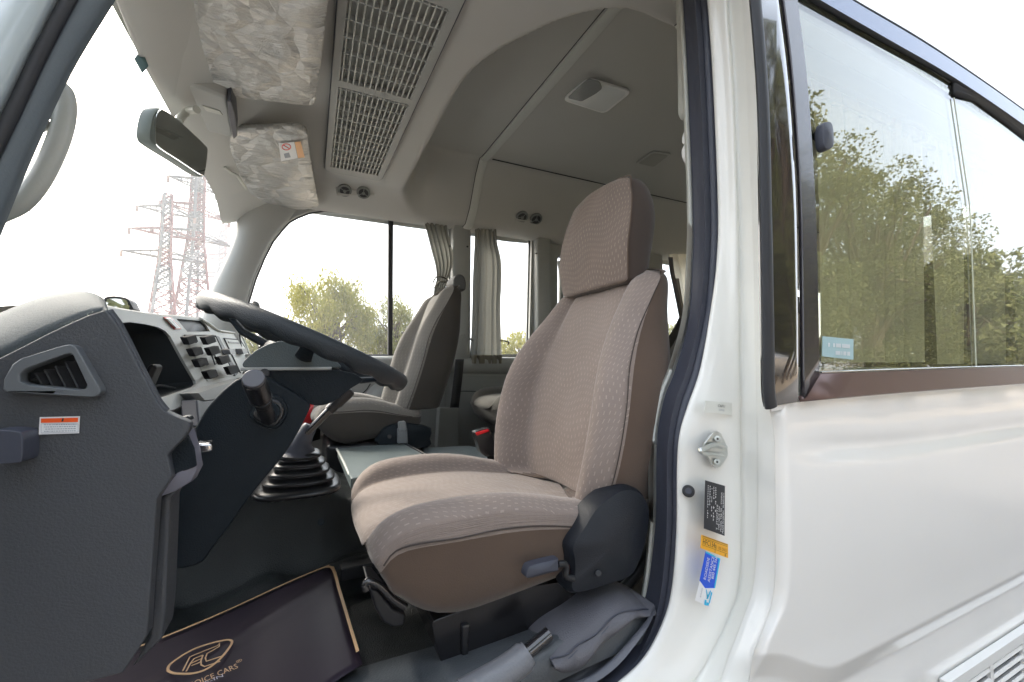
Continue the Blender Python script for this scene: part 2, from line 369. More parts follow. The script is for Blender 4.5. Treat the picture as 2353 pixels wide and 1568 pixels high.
stk_amb = M('sticker_amber', (.85, .42, .02), rough=.4)
stk_blue = M('sticker_blue', (.01, .09, .68), rough=.35)
stk_cyan = M('sticker_cyan', (.02, .48, .78), rough=.35)
stk_blk = M('sticker_black', (.02, .022, .028), rough=.35)
ink = M('black_ink', (.02, .02, .02), rough=.5)
ink_gr = M('grey_ink', (.30, .33, .38), rough=.5)
stk_teal = M('sticker_pale_teal', (.38, .55, .58), rough=.4)
wrap = wrap_mat('film_wrapped_vinyl', (.40, .40, .38)); wrap.node_tree.nodes['Principled BSDF'].inputs['Coat IOR'].default_value = 2.4
glass_clear = glass_mat('clear_glass', (.93, .96, .95))
glass_tint = glass_mat('bronze_tinted_glass', (.88, .89, .80), boost=2.0)
glass_front = glass_mat('windscreen_glass', (.96, .98, .97), ior=1.35)
curtain_m = cloth_mat('grey_curtain', (.20, .20, .18), .42)
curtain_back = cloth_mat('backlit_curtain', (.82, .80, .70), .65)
curtain_lt = cloth_mat('pale_curtain', (.80, .78, .68), .3)
# ------------------------------------------------------------------ ground
def uvs_ground():
    m = M('sandy_ground', (.34, .27, .19), rough=.95, noise_mix=(.15, .25)); return m
g = mk('ground', [(-600, -600, 0), (600, -600, 0), (600, 600, 0), (-600, 600, 0)], [(0, 1, 2, 3)], uvs_ground()); tag(g, kind='structure')
rd = mk('road', [(-60, -6.5, .004), (60, -6.5, .004), (60, 6.5, .004), (-60, 6.5, .004)], [(0, 1, 2, 3)], M('worn_asphalt', (.16, .15, .14), rough=.9, noise_mix=(1.2, .2), bump=(60, .3)))
tag(rd, kind='structure')

# ------------------------------------------------------------------ the minibus shell
YB = .54          # plane of the near body side
YF = 2.50         # inside face of the far wall
bus = thing('minibus', (0, YB, 0), 'white minibus with its driver door open and cab exposed', 'minibus')
# --- outer side panel: height field with shoulder crease and lower step
def sstep(a, b, x):
    t = min(max((x - a) / (b - a), 0), 1); return t * t * (3 - 2 * t)
C3 = cr(PY([(1778, -60), (1778, 300), (1778, 893), (1772, 937), (1779, 990), (1781, 1100), (1782, 1280), (1774, 1397), (1734, 1491), (1718, 1568), (1690, 1680)], YB + .004), 6)
def c3x(z):
    best = None
    for a, b in zip(C3, C3[1:]):
        if (a.z - z) * (b.z - z) <= 0 and a.z != b.z: return lerp(a.x, b.x, (z - a.z) / (b.z - a.z))
    return C3[-1].x if z < C3[-1].z else C3[0].x
def band_z(x): return -.605 + .0 * x + (.085 * (1 - sstep(.74, 1.0, x)) if x < 1.0 else 0)
rows = []
NZ = 170
JS = [('z', lerp(-.05, -.42, j / 44)) for j in range(45)] + [('s', v) for v in (.11, .085, .065, .05, .037, .026, .017, .010, .005, 0, -.006, -.014, -.022, -.030, -.036, -.042, -.047, -.052, -.058, -.066, -.076, -.09, -.11, -.14, -.17, -.21, -.26, -.31, -.36, -.42, -.5, -.58)]
for kind_, val in JS:
    row = []
    for i in range(110):
        t = i / 109
        z = val if kind_ == 'z' else val - .56
        for _ in range(3):
            x0 = c3x(CAMZ + z); x = x0 + (4.6 - x0) * t ** 1.8
            if kind_ == 's': z = val + band_z(x)
        zz = CAMZ + z; y = YB
        s = z - band_z(x)
        y += .016 * min(max(-s / .050, 0), 1) - .024 * (1 - sstep(-.30, -.050, s))                    # step then flare out again
        cz = -.165 - .015 * sstep(.9, 1.3, x) - .0 * x
        y += (.005 * math.exp(-((z - cz) / .022) ** 2) - .003 * sstep(cz + .01, cz - .05, z)) * sstep(.80, 1.05, x)      # shoulder crease
        y -= .006 * math.sin(math.pi * min(max((-.05 - z) / .5, 0), 1))
        y += .02 * (1 - sstep(0, .03, x - x0))
        if z < -.74 and x > 1.3: y = max(y, YB + .010)
        row.append(Vector((x, y, zz)))
    rows.append(row)
sheet('side_panel', rows, paint, bus, thick=.0)
# window waist: white strip between panel top and window frame
wl = cr(PY([(1767, 936), (1800, 929), (1838, 924), (2050, 905), (2353, 882), (2500, 872)], YB - .001), 4)
wl.append(Vector((4.6, YB - .001, wl[-1].z + .0)))
sheet('waist_strip', [wl, [Vector((p.x, YB, min(p.z - .01, CAMZ - .05))) if k else Vector((p.x, YB, CAMZ - .05)) for k, p in enumerate(wl)]], paint, bus)
# --- door jamb (B pillar), lofted between the seal and the body corner
C0 = [(1618, -60), (1626, 0), (1640, 200), (1651, 480), (1648, 600), (1638, 692), (1613, 843), (1583, 937), (1566, 1001), (1561, 1078), (1560, 1212), (1550, 1346), (1530, 1424), (1487, 1507), (1425, 1568), (1330, 1640)]
C1 = [(1664, -60), (1668, 0), (1682, 200), (1692, 480), (1694, 600), (1695, 692), (1695, 843), (1696, 937), (1697, 1001), (1698, 1078), (1698, 1212), (1692, 1346), (1666, 1424), (1626, 1507), (1588, 1568), (1540, 1640)]
C2 = [(1696, -60), (1700, 0), (1713, 200), (1724, 480), (1727, 600), (1729, 692), (1732, 843), (1735, 937), (1737, 1001), (1738, 1078), (1737, 1212), (1728, 1346), (1704, 1424), (1672, 1507), (1650, 1568), (1612, 1640)]
C3s = [(1714, -60), (1722, 0), (1740, 200), (1750, 480), (1752, 600), (1754, 692), (1756, 843), (1768, 937), (1779, 1001), (1781, 1078), (1782, 1212), (1780, 1346), (1762, 1424), (1730, 1507), (1720, 1568), (1696, 1640)]
prof = [(PY(C0, .66), 0), (PY(C0, .645), 0), (PY([(lerp(a[0], b[0], .55), lerp(a[1], b[1], .55)) for a, b in zip(C0, C1)], .628), 0), (PY(C1, .612), 0),
        (PY([(a[0] + 7, a[1]) for a in C1], .618), 0), (PY(C2, .585), 0), (PY([(a[0] + 6, a[1]) for a in C2], .575), 0), (PY([(a[0] - 5, a[1]) for a in C3s], .546), 0), (PY(C3s, .540), 0)]
rows = [cr(c, 5) for c, _ in prof]
cols = [cr([r[i] for r in rows], 3) for i in range(len(rows[0]))]
rows = [[c[j] for c in cols] for j in range(len(cols[0]))]
sheet('door_jamb', rows, paint_in, bus, thick=0, ang=0)
# inner lip of the opening, beige trim seen left of the seal
SL = [(1576, -60), (1583, 0), (1594, 200), (1605, 480), (1603, 600), (1594, 732), (1562, 853), (1540, 910), (1523, 994), (1519, 1078), (1518, 1212), (1506, 1346), (1490, 1424), (1453, 1507), (1402, 1568), (1310, 1640)]
mid = [(lerp(a[0], b[0], .5), lerp(a[1], b[1], .5)) for a, b in zip(SL, C0)]
sl3, sr3, sm3 = cr(PY(SL, .69), 5), cr(PY(C0, .655), 5), cr(PY(mid, .64), 5)
def seal(name, L_, M_, R_, mat):
    rings = []
    for i in range(len(L_)):
        l, m_, r_ = L_[i], M_[i], R_[i]; d = (r_ - l); back = Vector((.0, .03, 0)); out = Vector((0, -.010, 0))
        rings.append([l, l.lerp(m_, .35) + out * .8, l.lerp(r_, .38) + out * 1.2, l.lerp(r_, .46) + out * .35, l.lerp(r_, .54) + out * 1.1, l.lerp(r_, .8) + out * .7, r_, r_ + back, l + back])
    return ring_loft(name, rings, mat, bus, ang=60)
seal('door_seal', sl3, sm3, sr3, rubber)
trimL = cr(PY([(a - 12, b) for a, b in SL], .72), 5); trimR = cr(PY([(a + 3, b) for a, b in SL], .70), 5)
sheet('pillar_trim_lip', [trimL, [p.lerp(q, .5) + Vector((0, -.008, 0)) for p, q in zip(trimL, trimR)], trimR], plastic_lt, bus, thick=.02)
# deep side of the trim that closes the pillar behind the seal
ptop = [(1500, -60), (1557, -10), (1563, 34), (1572, 150), (1580, 262), (1592, 275)]
# --- glossy pillar cover and bronze window frame
gap = [(1785, -60), (1792, 0), (1813, 175), (1831, 437), (1836, 700), (1838, 924)]
lft = [(1722, -60), (1731, 0), (1749, 235), (1756, 524), (1760, 740), (1762, 893), (1768, 936)]
pc = cr(PY(lft, YB - .004), 4) + cr(PY(gap[::-1], YB - .012), 4)
pillow('pillar_cover', pc, (0, .012, 0), gloss_blk, bus, bulge=.0015, sm=0)
tube('pillar_rubber', cr(PY([(a + 4, b) for a, b in lft], YB - .006), 4), .009, black_rub, bus, flat=1.6)
gl_l = [(1822, -60), (1829, 0), (1855, 222), (1873, 524), (1880, 857)]
fr = cr(PY([(a + 1.5, b) for a, b in gap], YB - .006), 4)
frR = cr(PY(gl_l, YB - .003), 4)
n_ = 24
a1, a2 = arc(fr, n_), arc(frR, n_)
sheet('window_frame_front', [a1, [p.lerp(q, .06) + Vector((0, -.006, 0)) for p, q in zip(a1, a2)], [p.lerp(q, .9) + Vector((0, -.006, 0)) for p, q in zip(a1, a2)], a2], M('dark_bronze_frame', (.03, .026, .032), rough=.22, metal=.2, coat=.6), bus, thick=.012)
xe = 4.6
def ext(pl, Y, z=None):
    a = [Vector(p) for p in pl]; a.append(Vector((xe, Y, a[-1].z + (a[-1].z - a[-2].z) / max(a[-1].x - a[-2].x, .01) * (xe - a[-1].x) * .3))); return a
bt = ext(cr(PY([(1880, 857), (2100, 849), (2353, 841)], YB - .003), 4), YB - .003)
bb = ext(cr(PY([(1838, 924), (2100, 901), (2353, 882)], YB - .006), 4), YB - .006)
a1, a2 = arc(bt, 30), arc(bb, 30)
sheet('window_frame_lower', [a1, [p.lerp(q, .04) + Vector((0, -.008, 0)) for p, q in zip(a1, a2)], [p.lerp(q, .95) + Vector((0, -.008, 0)) for p, q in zip(a1, a2)], a2], brown_frame, bus, thick=.012)
tube('frame_bead', [p + Vector((0, -.006, .001)) for p in bt], .0018, chrome, bus, n=6)
gt = [(1790, -42), (1858, 0), (2030, 97), (2190, 189), (2353, 300), (2520, 425)]
gkb = ext(cr(PY(gt, YB - .003), 4), YB - .003)
up1 = ext(cr(PY([(1812, -42), (1878, -2), (2030, 86), (2190, 178), (2353, 287), (2520, 410)], YB - .004), 4), YB - .004)
a1, a2 = arc(gkb, 40), arc(up1, 40)
sheet('upper_gasket', [a1, [p.lerp(q, .5) + Vector((0, -.006, 0)) for p, q in zip(a1, a2)], a2], black_rub, bus, thick=.01)
gut = ext(cr(PY([(1895, -42), (1952, 0), (2110, 92), (2238, 176), (2353, 257), (2520, 380)], YB + .004), 4), YB + .004)
a3 = arc(gut, 40)
frame_sky = M('sky_tinted_frame', (.12, .14, .19), rough=.14, metal=1)  # pale blue of the reflected sky tinted into the metal colour
sheet('window_frame_upper', [a2, [p.lerp(q, .93) + Vector((0, -.004, 0)) for p, q in zip(a2, a3)], [p + Vector((0, .004, 0)) for p in a3]], frame_sky, bus, thick=0)
tube('drip_rail', [p + Vector((0, -.003, .001)) for p in a3], .0016, black_rub, bus, n=6)
# roof skin: starts on the drip rail, rolls over to the far side
rr_ = []
for dy, dz in ((0, .004), (.001, .012), (.010, .04), (.03, .09), (.06, .16), (.10, .24), (.16, .33), (.25, .42), (.4, .48), (.8, .52), (1.2, .52), (1.6, .48), (1.85, .38), (1.97, .25), (2.02, .1), (2.04, -.05)):
    rr_.append([Vector((p.x, YB + dy, p.z + dz)) for p in a3])
sheet('roof', [cr(r, 2) for r in rr_], paint, bus)
zr = a3[0].z
fx = [a3[0].x, .4, -.1, -.45]
sheet('roof_front', [[Vector((x, r[0].y, r[0].z if i else r[0].z)) for i, x in enumerate(fx)] for r in rr_], paint, bus)
# glass, sliding sash, latch, label
gx0 = P(1829, 0, Y=YB).x
gp = [p + Vector((0, .006, 0)) for p in arc(frR, 12)]
zt = lambda x: None
outer = [p + Vector((0, .0, 0)) for p in PY([(1822, -60), (1829, 0), (1855, 222), (1873, 524), (1880, 857)], YB + .003)]
outer += [Vector((p.x, YB + .003, p.z)) for p in bt[1:]] + [Vector((p.x, YB + .003, p.z)) for p in reversed(gkb)]
prism('window_glass', outer, (0, .005, 0), glass_tint, bus, bev=0, smooth=False)
sa = cr(PY([(2190, 193), (2353, 317), (2520, 452)], YB - .001), 4); sb = cr(PY([(2190, 184), (2353, 292), (2520, 415)], YB - .001), 4)
sa, sb = ext(sa, YB - .001), ext(sb, YB - .001); sa = [P(2195, 222, Y=YB - .001)] + [p for p in sa[1:]]
q1, q2 = arc(sa, 20), arc(sb, 20)
sheet('sash_rail', [q1, [p.lerp(q, .3) + Vector((0, -.006, 0)) for p, q in zip(q1, q2)], [p.lerp(q, .5) + Vector((0, -.002, 0)) for p, q in zip(q1, q2)], [p.lerp(q, .7) + Vector((0, -.006, 0)) for p, q in zip(q1, q2)], q2], black_rub, bus, thick=.012)
tube('sash_edge', PY([(2192, 225), (2228, 470), (2231, 524), (2243, 843)], YB - .001), .0016, M('pale_glass_edge', (.6, .62, .5), rough=.2), bus, n=6)
lt = bus
lo = P(1904, 311, Y=YB - .014)
pillow('window_latch', [P(u, v, Y=YB - .018) for u, v in [(1896, 281), (1908, 279), (1915, 292), (1917, 330), (1911, 342), (1898, 343), (1892, 330), (1891, 295)]], (0, .016, 0), rubber, bus, bulge=.004)
cyl('latch_boss', P(1880, 312, Y=YB + .01), P(1880, 312, Y=YB + .03), .012, black_pl, bus)
st = prism('window_label', PY([(1889, 773), (1960, 780), (1960, 827), (1888, 819)], YB + .0025), (0, -.001, 0), stk_teal, bus, bev=0, smooth=False)
o_, ex = P(1905, 796, Y=YB - .0005), (P(1955, 801, Y=YB - .0005) - P(1905, 796, Y=YB - .0005))
lab = []
for r_, (v0, h, u0, u1, n) in enumerate([(797, 9, 1903, 1954, 22), (814, 9, 1918, 1954, 16)]):
    for k in range(n):
        if random.Random(k * 7 + r_).random() < .2: continue
        u = lerp(u0, u1, k / n); vv = v0 + (u - 1903) * .08
        lab.append(([P(u, vv, Y=YB), P(u + 1.6, vv, Y=YB), P(u + 1.6, vv - h, Y=YB), P(u, vv - h, Y=YB)], [(0, 1, 2, 3)]))
v_, f_ = join_geo(lab); mk('label_print', v_, f_, stk_white, st, smooth=False)
# grille low on the side (each louvre its own part)
gr0 = thing
g0 = PY([(2177, 1568), (2353, 1444)], YB - .004)
gx = 1.42; gz = P(2353, 1440, Y=YB).z - CAMZ
fr_m = M('grille_white', (.72, .72, .70), rough=.4)
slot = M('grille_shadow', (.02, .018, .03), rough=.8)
vg = plate('side_grille', [W(gx, YB - .012, gz), W(2.9, YB - .012, gz), W(2.9, YB - .012, gz - .365), W(gx, YB - .012, gz - .365)],
           [[W(gx + .03, YB - .012, gz - .025), W(2.87, YB - .012, gz - .025), W(2.87, YB - .012, gz - .335), W(gx + .03, YB - .012, gz - .335)]], (0, .018, 0), fr_m, bus)
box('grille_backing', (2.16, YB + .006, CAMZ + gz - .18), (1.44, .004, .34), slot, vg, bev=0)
sv, sf = g_box((0, 0, 0), (1.40, .012, .010), Matrix.Rotation(R(-25), 3, 'X')); base_me = None
for k in range(12):
    c = Vector((2.16, YB - .004, CAMZ + gz - .040 - .0255 * k))
    if base_me is None:
        s0 = mk('louvre', [v + c for v in sv], sf, fr_m, vg, bev=.002); base_me = s0
    else:
        s1 = base_me.copy(); COL.objects.link(s1); s1.parent = vg; s1.location = (0, 0, -.0255 * k)
for k in range(6): box('grille_rib', (1.66 + .22 * k, YB - .006, CAMZ + gz - .18), (.016, .012, .31), fr_m, vg, bev=.002)

# --- headliner: one height field with the raised dome behind the cab
def liner_z(x, y):
    low = lerp(.775, .955, sstep(-.42, -.02, x))
    low -= .11 * sstep(2.28, 2.5, y) * (1 if x > -.1 else .6)
    low -= .10 * (1 - sstep(.62, .80, y))
    d1 = x - .43 - .22 * (1 - sstep(.8, 1.5, y)) ** 2; d2 = 2.43 - y; d3 = y - .84
    rad = .16
    def box_sd():
        ax, ay = d1 - rad, min(d2, d3) - rad
        if ax > 0 and ay > 0: return rad + min(ax, ay)
        return rad - math.hypot(min(ax, 0), min(ay, 0)) if (ax < 0 or ay < 0) else min(ax, ay)
    s = sstep(0, .11, box_sd())
    return lerp(low, 1.25, s)
rows = []
xs = [-.40 + .012 * i for i in range(130)] + [1.16 + .08 * i for i in range(44)]
ys = [.60 + .0125 * j for j in range(153)]
for y in ys: rows.append([W(x, y, liner_z(x, y)) for x in xs])
sheet('headliner', rows, liner, bus, ang=0)
# ceiling sheet edge line and seam bow
tube('ceiling_edge_seam', [W(.97 + .1 * i, 2.317, 1.2485) for i in range(36)], .0045, black_rub, bus, n=6)
bow = [(1402 + 14, -25), (1395, 10), (1290, 122), (1228, 198), (1176, 268), (1135, 318), (1108, 352)]
bw = []
for y in [.80, .84, .9, .96] + [1.0 + .06 * i for i in range(22)] + [2.30, 2.33, 2.36, 2.38, 2.40, 2.43, 2.46, 2.49]:
    bw.append(y)
def bowrow(dx, dz): return [W(.93 + dx - .08 * sstep(2.28, 2.49, y), y - (0.004 if y > 2.3 else 0), liner_z(.95, y) + dz - (.004 if y > 2.36 else 0)) for y in bw]
bo = sheet('seam_bow', [bowrow(-.026, .002), bowrow(-.022, -.010), bowrow(0, -.013), bowrow(.022, -.010), bowrow(.026, .002)], M('bow_trim', (.62, .63, .60), rough=.6), bus)
sheet('bow_shadow_gap', [bowrow(-.029, -.001), bowrow(-.024, -.001)], black_rub, bo)
# reading light and speaker cover in the ceiling
cl = thing('ceiling_light', W(1.28, 1.75, 1.25), 'square white dome light in the grey ceiling behind the cab', 'lamp')
q = PZ([(1352, 176), (1453, 206), (1389, 258), (1291, 226)], 1.245)
cc = sum(q, Vector()) / 4
rq = rounded(q, .035)
prism('frame', rq, (0, 0, -.012), white_pl, cl, bev=.004)
iq = [cc + (p - cc) * .88 + Vector((0, 0, -.013)) for p in rq]
pillow('lens', [p for p in iq], (0, 0, .004), lens_m, cl, bulge=.006, sm=0)
cut = [P(1352, 182, Z=1.224), P(1378, 189, Z=1.224), P(1384, 204, Z=1.224), P(1369, 216, Z=1.224), P(1336, 234, Z=1.224), P(1304, 226, Z=1.224)]
prism('reflector', rounded(cut, .012), (0, 0, .004), M('lens_clear_part', (.30, .31, .31), rough=.2), cl, bev=0)
q = PZ([(1501, 346), (1544, 353), (1502, 385), (1459, 375)], 1.247)
prism('speaker_cover', rounded(q, .02), (0, 0, -.006), liner, bus, bev=.003)
cc = sum(q, Vector()) / 4
prism('speaker_insert', rounded([cc + (p - cc) * .82 + Vector((0, 0, -.0075)) for p in q], .015), (0, 0, .003), M('liner_shade', (.38, .37, .34), rough=.8), bus, bev=0)

# --- far wall with its window openings
A_l = [(549, 470), (548, 487), (545, 505), (537, 545), (515, 600), (487, 658), (470, 705), (455, 745), (430, 830), (410, 900), (400, 1000)]
w1 = [(553, 817), (547, 770), (562, 716), (585, 640), (605, 592), (625, 553), (648, 524), (664, 507), (682, 497), (710, 486), (745, 480), (850, 491), (1010, 512), (1024, 519), (1031, 532), (1031, 800), (1028, 813), (1016, 817)]
w2 = [(1080, 806), (1080, 540), (1082, 529), (1092, 525), (1150, 531), (1209, 540), (1219, 544), (1222, 554), (1216, 800), (1214, 812), (1206, 817), (1092, 817)]
w3 = [(1281, 596), (1286, 588), (1330, 594), (1330, 820), (1281, 820)]
w4 = [(1522, 590), (1528, 580), (1720, 606), (1720, 812), (1528, 818), (1522, 812)]
kick = [(690, 880), (760, 876), (849, 876), (851, 882), (843, 895), (825, 912), (800, 925), (780, 930), (700, 930)]
top = [Vector((x, YF, CAMZ + .87)) for x in (-.33, .2, .9, 1.6, 2.6, 5.2)]
outer = PY(A_l[1:], YF) + [Vector((-.6, YF, CAMZ - .85)), Vector((5.2, YF, CAMZ - .85))] + top[::-1]
holes = [PY(w, YF) for w in (w1, w2, w3, w4, kick)]
holes.append([Vector((3.7, YF, CAMZ + .1)), Vector((4.8, YF, CAMZ + .1)), Vector((4.8, YF, CAMZ + .75)), Vector((3.7, YF, CAMZ + .75))])
plate('far_wall', outer, holes, (0, .055, 0), plastic, bus, bev=.004, seg=2)
for h, nm in zip(holes[:4], ('window_gasket',) * 4):
    tube(nm, [p + Vector((0, .03, 0)) for p in h] + [h[0] + Vector((0, .03, 0))], .007, black_rub, bus, n=6)
    mk('window_pane', [p + Vector((0, .045, 0)) for p in h], [tuple(range(len(h)))], glass_clear, bus, smooth=False)
tube('kick_window_gasket', [p + Vector((0, .002, 0)) for p in holes[4]], .006, black_rub, bus, n=6)
mk('kick_window_pane', [p + Vector((0, .04, 0)) for p in holes[4]], [tuple(range(len(holes[4])))], glass_clear, bus, smooth=False)
# window divider of the passenger door
dv = PY([(893, 500), (904, 500), (902, 818), (892, 818)], YF + .02)
prism('window_divider', dv, (0, .03, 0), black_rub, bus, bev=.002)
# a pillar trim, thicker towards the cab
Al = cr(PY(A_l, YF - .01), 4)
Ar = cr(PY([(690, 470), (664, 504), (648, 521), (622, 555), (601, 596), (580, 645), (560, 712), (546, 762), (543, 830), (540, 900), (535, 1000)], YF - .01), 4)
sheet('front_pillar_trim', [[p + Vector((0, .04, 0)) for p in Al], Al, [p.lerp(q, .18) + Vector((0, -.045, 0)) for p, q in zip(Al, Ar)], [p.lerp(q, .5) + Vector((0, -.055, 0)) for p, q in zip(Al, Ar)], [p.lerp(q, .85) + Vector((0, -.03, 0)) for p, q in zip(Al, Ar)], Ar, [p + Vector((0, .05, 0)) for p in Ar]], plastic, bus, sm=2)
# pillars between far windows
def pillar(u0, u1, v0, v1, d=.05, **k):
    pts = [P(u0, v1, Y=YF - .001), P(u1, v1, Y=YF - .001)]; x0, x1 = pts[0].x, pts[1].x
    za, zb = P((u0 + u1) / 2, v0, Y=YF).z, P((u0 + u1) / 2, v1, Y=YF).z
    rows = []
    for z in (za, lerp(za, zb, .03), lerp(za, zb, .5), lerp(za, zb, .97), zb):
        dd = d * (.4 if z in (za, zb) else 1)
        rows.append([Vector((x0, YF, z)), Vector((x0 + .008, YF - dd * .8, z)), Vector((x0 + .03, YF - dd, z)), Vector((x1 - .03, YF - dd, z)), Vector((x1 - .008, YF - dd * .8, z)), Vector((x1, YF, z))])
    return sheet('window_pillar', rows, plastic, bus, sm=2)
pillar(1032, 1078, 505, 830); pillar(1226, 1262, 532, 840); pillar(1470, 1519, 560, 840)
for u, v in ((1034, 566), (1074, 567), (1232, 583)):
    cyl('trim_screw', P(u, v, Y=YF - .055), P(u, v, Y=YF - .045), .006, black_pl, bus, n=10)
# window headers, sills and lower wall panels
for a, b, nm in ((w1, (1040, 515), 'window_header'),):
    tube(nm, PY([(742, 476), (870, 490), (1020, 508)], YF - .008), .012, plastic_lt, bus, flat=.6)
tube('window_header', PY([(1092, 520), (1150, 527), (1214, 536)], YF - .008), .010, plastic, bus, flat=.6)
sheet('window_sill', [PY([(545, 822), (800, 818), (1040, 819), (1290, 822), (1700, 826)], YF + .03), PY([(545, 824), (800, 821), (1040, 822), (1290, 824), (1700, 829)], YF - .04), PY([(545, 836), (800, 834), (1040, 835), (1290, 838), (1700, 846)], YF - .055), PY([(545, 852), (800, 850), (1040, 851), (1290, 854), (1700, 862)], YF - .045), PY([(545, 860), (800, 858), (1040, 858), (1290, 862), (1700, 870)], YF - .001)], plastic, bus, sm=2)
prism('lower_wall_panel', PY([(1035, 862), (1042, 862), (1600, 872), (1600, 1040), (1035, 1020)], YF - .002), (0, -.008, 0), wallp, bus, bev=.004)
tube('panel_seam', PY([(1044, 899), (1600, 906)], YF - .011), .0025, black_rub, bus, n=6)
prism('door_trim_panel', PY([(545, 862), (858, 860), (858, 872), (1025, 862), (1025, 1010), (545, 1010)], YF - .002), (0, -.001, 0), wallp, bus, bev=0)
# door armrest moulding of the passenger door, sweeps up round the kick window
arm = [PY([(700, 940), (790, 934), (830, 916), (852, 890), (885, 868)], YF - .004), PY([(700, 955), (795, 948), (845, 922), (870, 900), (905, 876)], YF - .05), PY([(700, 980), (800, 975), (860, 955), (890, 930), (915, 900)], YF - .06), PY([(700, 1000), (800, 1000), (860, 985), (900, 965), (930, 920)], YF - .004)]
sheet('door_armrest', arm, plastic, bus, sm=3)

# floor, tunnel, aisle
nz = lambda x, y, s, a: a * (noise.noise(Vector((x * s, y * s, 0))) )
rows = []
for j in range(80):
    y = .69 + j * (1.62 - .69) / 79
    r_ = []
    for i in range(90):
        x = -.95 + i * (1.70 / 89)
        zt = -.525 - .02
        front = 1 - sstep(-.2, .12, x)
        h = (.21 - .06 * sstep(.02, .12, x)) * sstep(1.22, 1.32, y) + .03 * sstep(1.16, 1.22, y) * (1 - front * .3)
        z = zt + h + nz(x, y + .8 * x, 7, .035) * sstep(1.12, 1.2, y) * (1 - sstep(1.30, 1.36, y)) + nz(x, y, 14, .007)
        z += .035 * math.exp(-((y - 1.19 - .1 * x) / .04) ** 2) * sstep(-.1, .1, x)
        z += .25 * (1 - sstep(-.75, -.4, x))
        r_.append(W(x, y, z))
    rows.append(r_)
sheet('cab_floor', rows, vinyl, bus, ang=0)
box('cab_floor_base', (.4, 1.58, CAMZ - .66), (2.8, 1.74, .06), black_pl, bus)
box('aisle_floor', (3.1, 1.55, CAMZ - .60), (3.6, 1.85, .05), vinyl_gr, bus)
box('rear_wall', (5.15, 1.52, CAMZ + .2), (.05, 1.95, 2.2), wallp, bus)
box('front_bulkhead', (-.98, 1.5, CAMZ - .35), (.04, 1.95, .62), paint, bus)
# inner skin of the near wall behind the pillar
plate('near_wall', [W(.93, .66, 1.0), W(5.15, .66, 1.0), W(5.15, .66, -.85), W(.93, .66, -.85)], [[W(1.02, .66, .8), W(2.55, .66, .8), W(2.55, .66, .0), W(1.02, .66, .0)], [W(2.65, .66, .8), W(4.9, .66, .8), W(4.9, .66, .0), W(2.65, .66, .0)]], (0, .02, 0), plastic, bus, bev=.004)
# door lock striker, rubber plug
stk = thing('door_striker', P(1643, 1035, Y=.615), 'zinc plated door striker bolted to the white door pillar', 'striker')
YP = .617
pl = [(1641, 993), (1650, 992), (1657, 996), (1672, 1027), (1673, 1045), (1671, 1052), (1656, 1073), (1648, 1076), (1640, 1073), (1623, 1043), (1619, 1030), (1620, 1018), (1637, 997)]
prism('mounting_plate', PY(pl, YP - .004), (0, .005, 0), metal, stk, bev=.0015)
for (u, v) in ((1649, 1009), (1648, 1062)):
    s_ = cyl('bolt', P(u, v, Y=YP - .011), P(u, v, Y=YP - .003), .0062, metal, stk, bev=.0015)
    cyl('socket', P(u, v, Y=YP - .0115), P(u, v, Y=YP - .0105), .0022, ink, s_, n=6, bev=0)
tube('striker_bar', cr(PY([(1668, 1030), (1661, 1026), (1640, 1023)], YP - .010) + [P(1620, 1031, Y=YP - .030), P(1609, 1035, Y=YP - .038), P(1614, 1041, Y=YP - .036), P(1630, 1043, Y=YP - .022), P(1652, 1045, Y=YP - .012), P(1660, 1046, Y=YP - .006)], 4), .0038, metal, stk, flat=1.3)
pg = cyl('rubber_plug', P(1582, 1129, Y=.629), P(1582, 1129, Y=.655), .0118, black_pl, bus, n=20, bev=.002)
cyl('plug_centre', P(1582, 1129, Y=.6275), P(1582, 1129, Y=.630), .0062, rubber, pg, n=16, bev=.001)
# stickers on the jamb
YS = .606
def sticker(name, quad, mat, label, Y=YS):
    q = PY(quad, Y); o = prism(name, q, (0, .0008, 0), mat, None, bev=0, smooth=False); tag(o, label, 'sticker')
    ax = (q[1] - q[0]); ay = (q[0] - q[3]); return o, q, ax, ay
def on(q, a, b, lift=.0006):
    p = q[3].lerp(q[2], a).lerp(q[0].lerp(q[1], a), b); return p + Vector((0, -lift, 0))
o, q, ax, ay = sticker('white_tag_sticker', [(1621, 921), (1681, 926), (1681, 954), (1619, 948)], M('pale_sticker', (.70, .71, .66), rough=.4), 'small clear tag sticker reading CAFU on the white door pillar', .613)
text('print', 'CAFU', on(q, .46, .56), ax, ay, .0075, ink, o, w=.0205)
text('print', '5U3NQJ', on(q, .5, .26), ax, ay, .005, ink_gr, o, w=.016)
o, q, ax, ay = sticker('data_plate_sticker', [(1621, 1104), (1666, 1117), (1665, 1232), (1618, 1215)], stk_blk, 'black data plate sticker with white lettering on the door pillar')
lines = ['MODEL TRB70L-ZGMNX', 'TRANS/AXLE TYPE', 'PLANT/ETRIM  MADE IN JAPAN', 'JTGFK718500006373', '2020 / 11', 'GVM 5160 KG  SEATS 23', 'CHASSIS NO', 'ENGINE NO']
for k, (s, w0, w1_) in enumerate([('MADE IN JAPAN   PLANT/E11', .04, .93), ('MODEL TRB 70L - ZGMNX', .06, .93), ('TYPE 1GR-FE  3956', .08, .60), ('T  JTGFP718', .06, .62)]):
    text('print', s, on(q, .93 - .1 * k, w0), ay, -ax, .0058, stk_white, o, w=(w1_ - w0) * ay.length * .95)
rs = random.Random(3)
arab = []
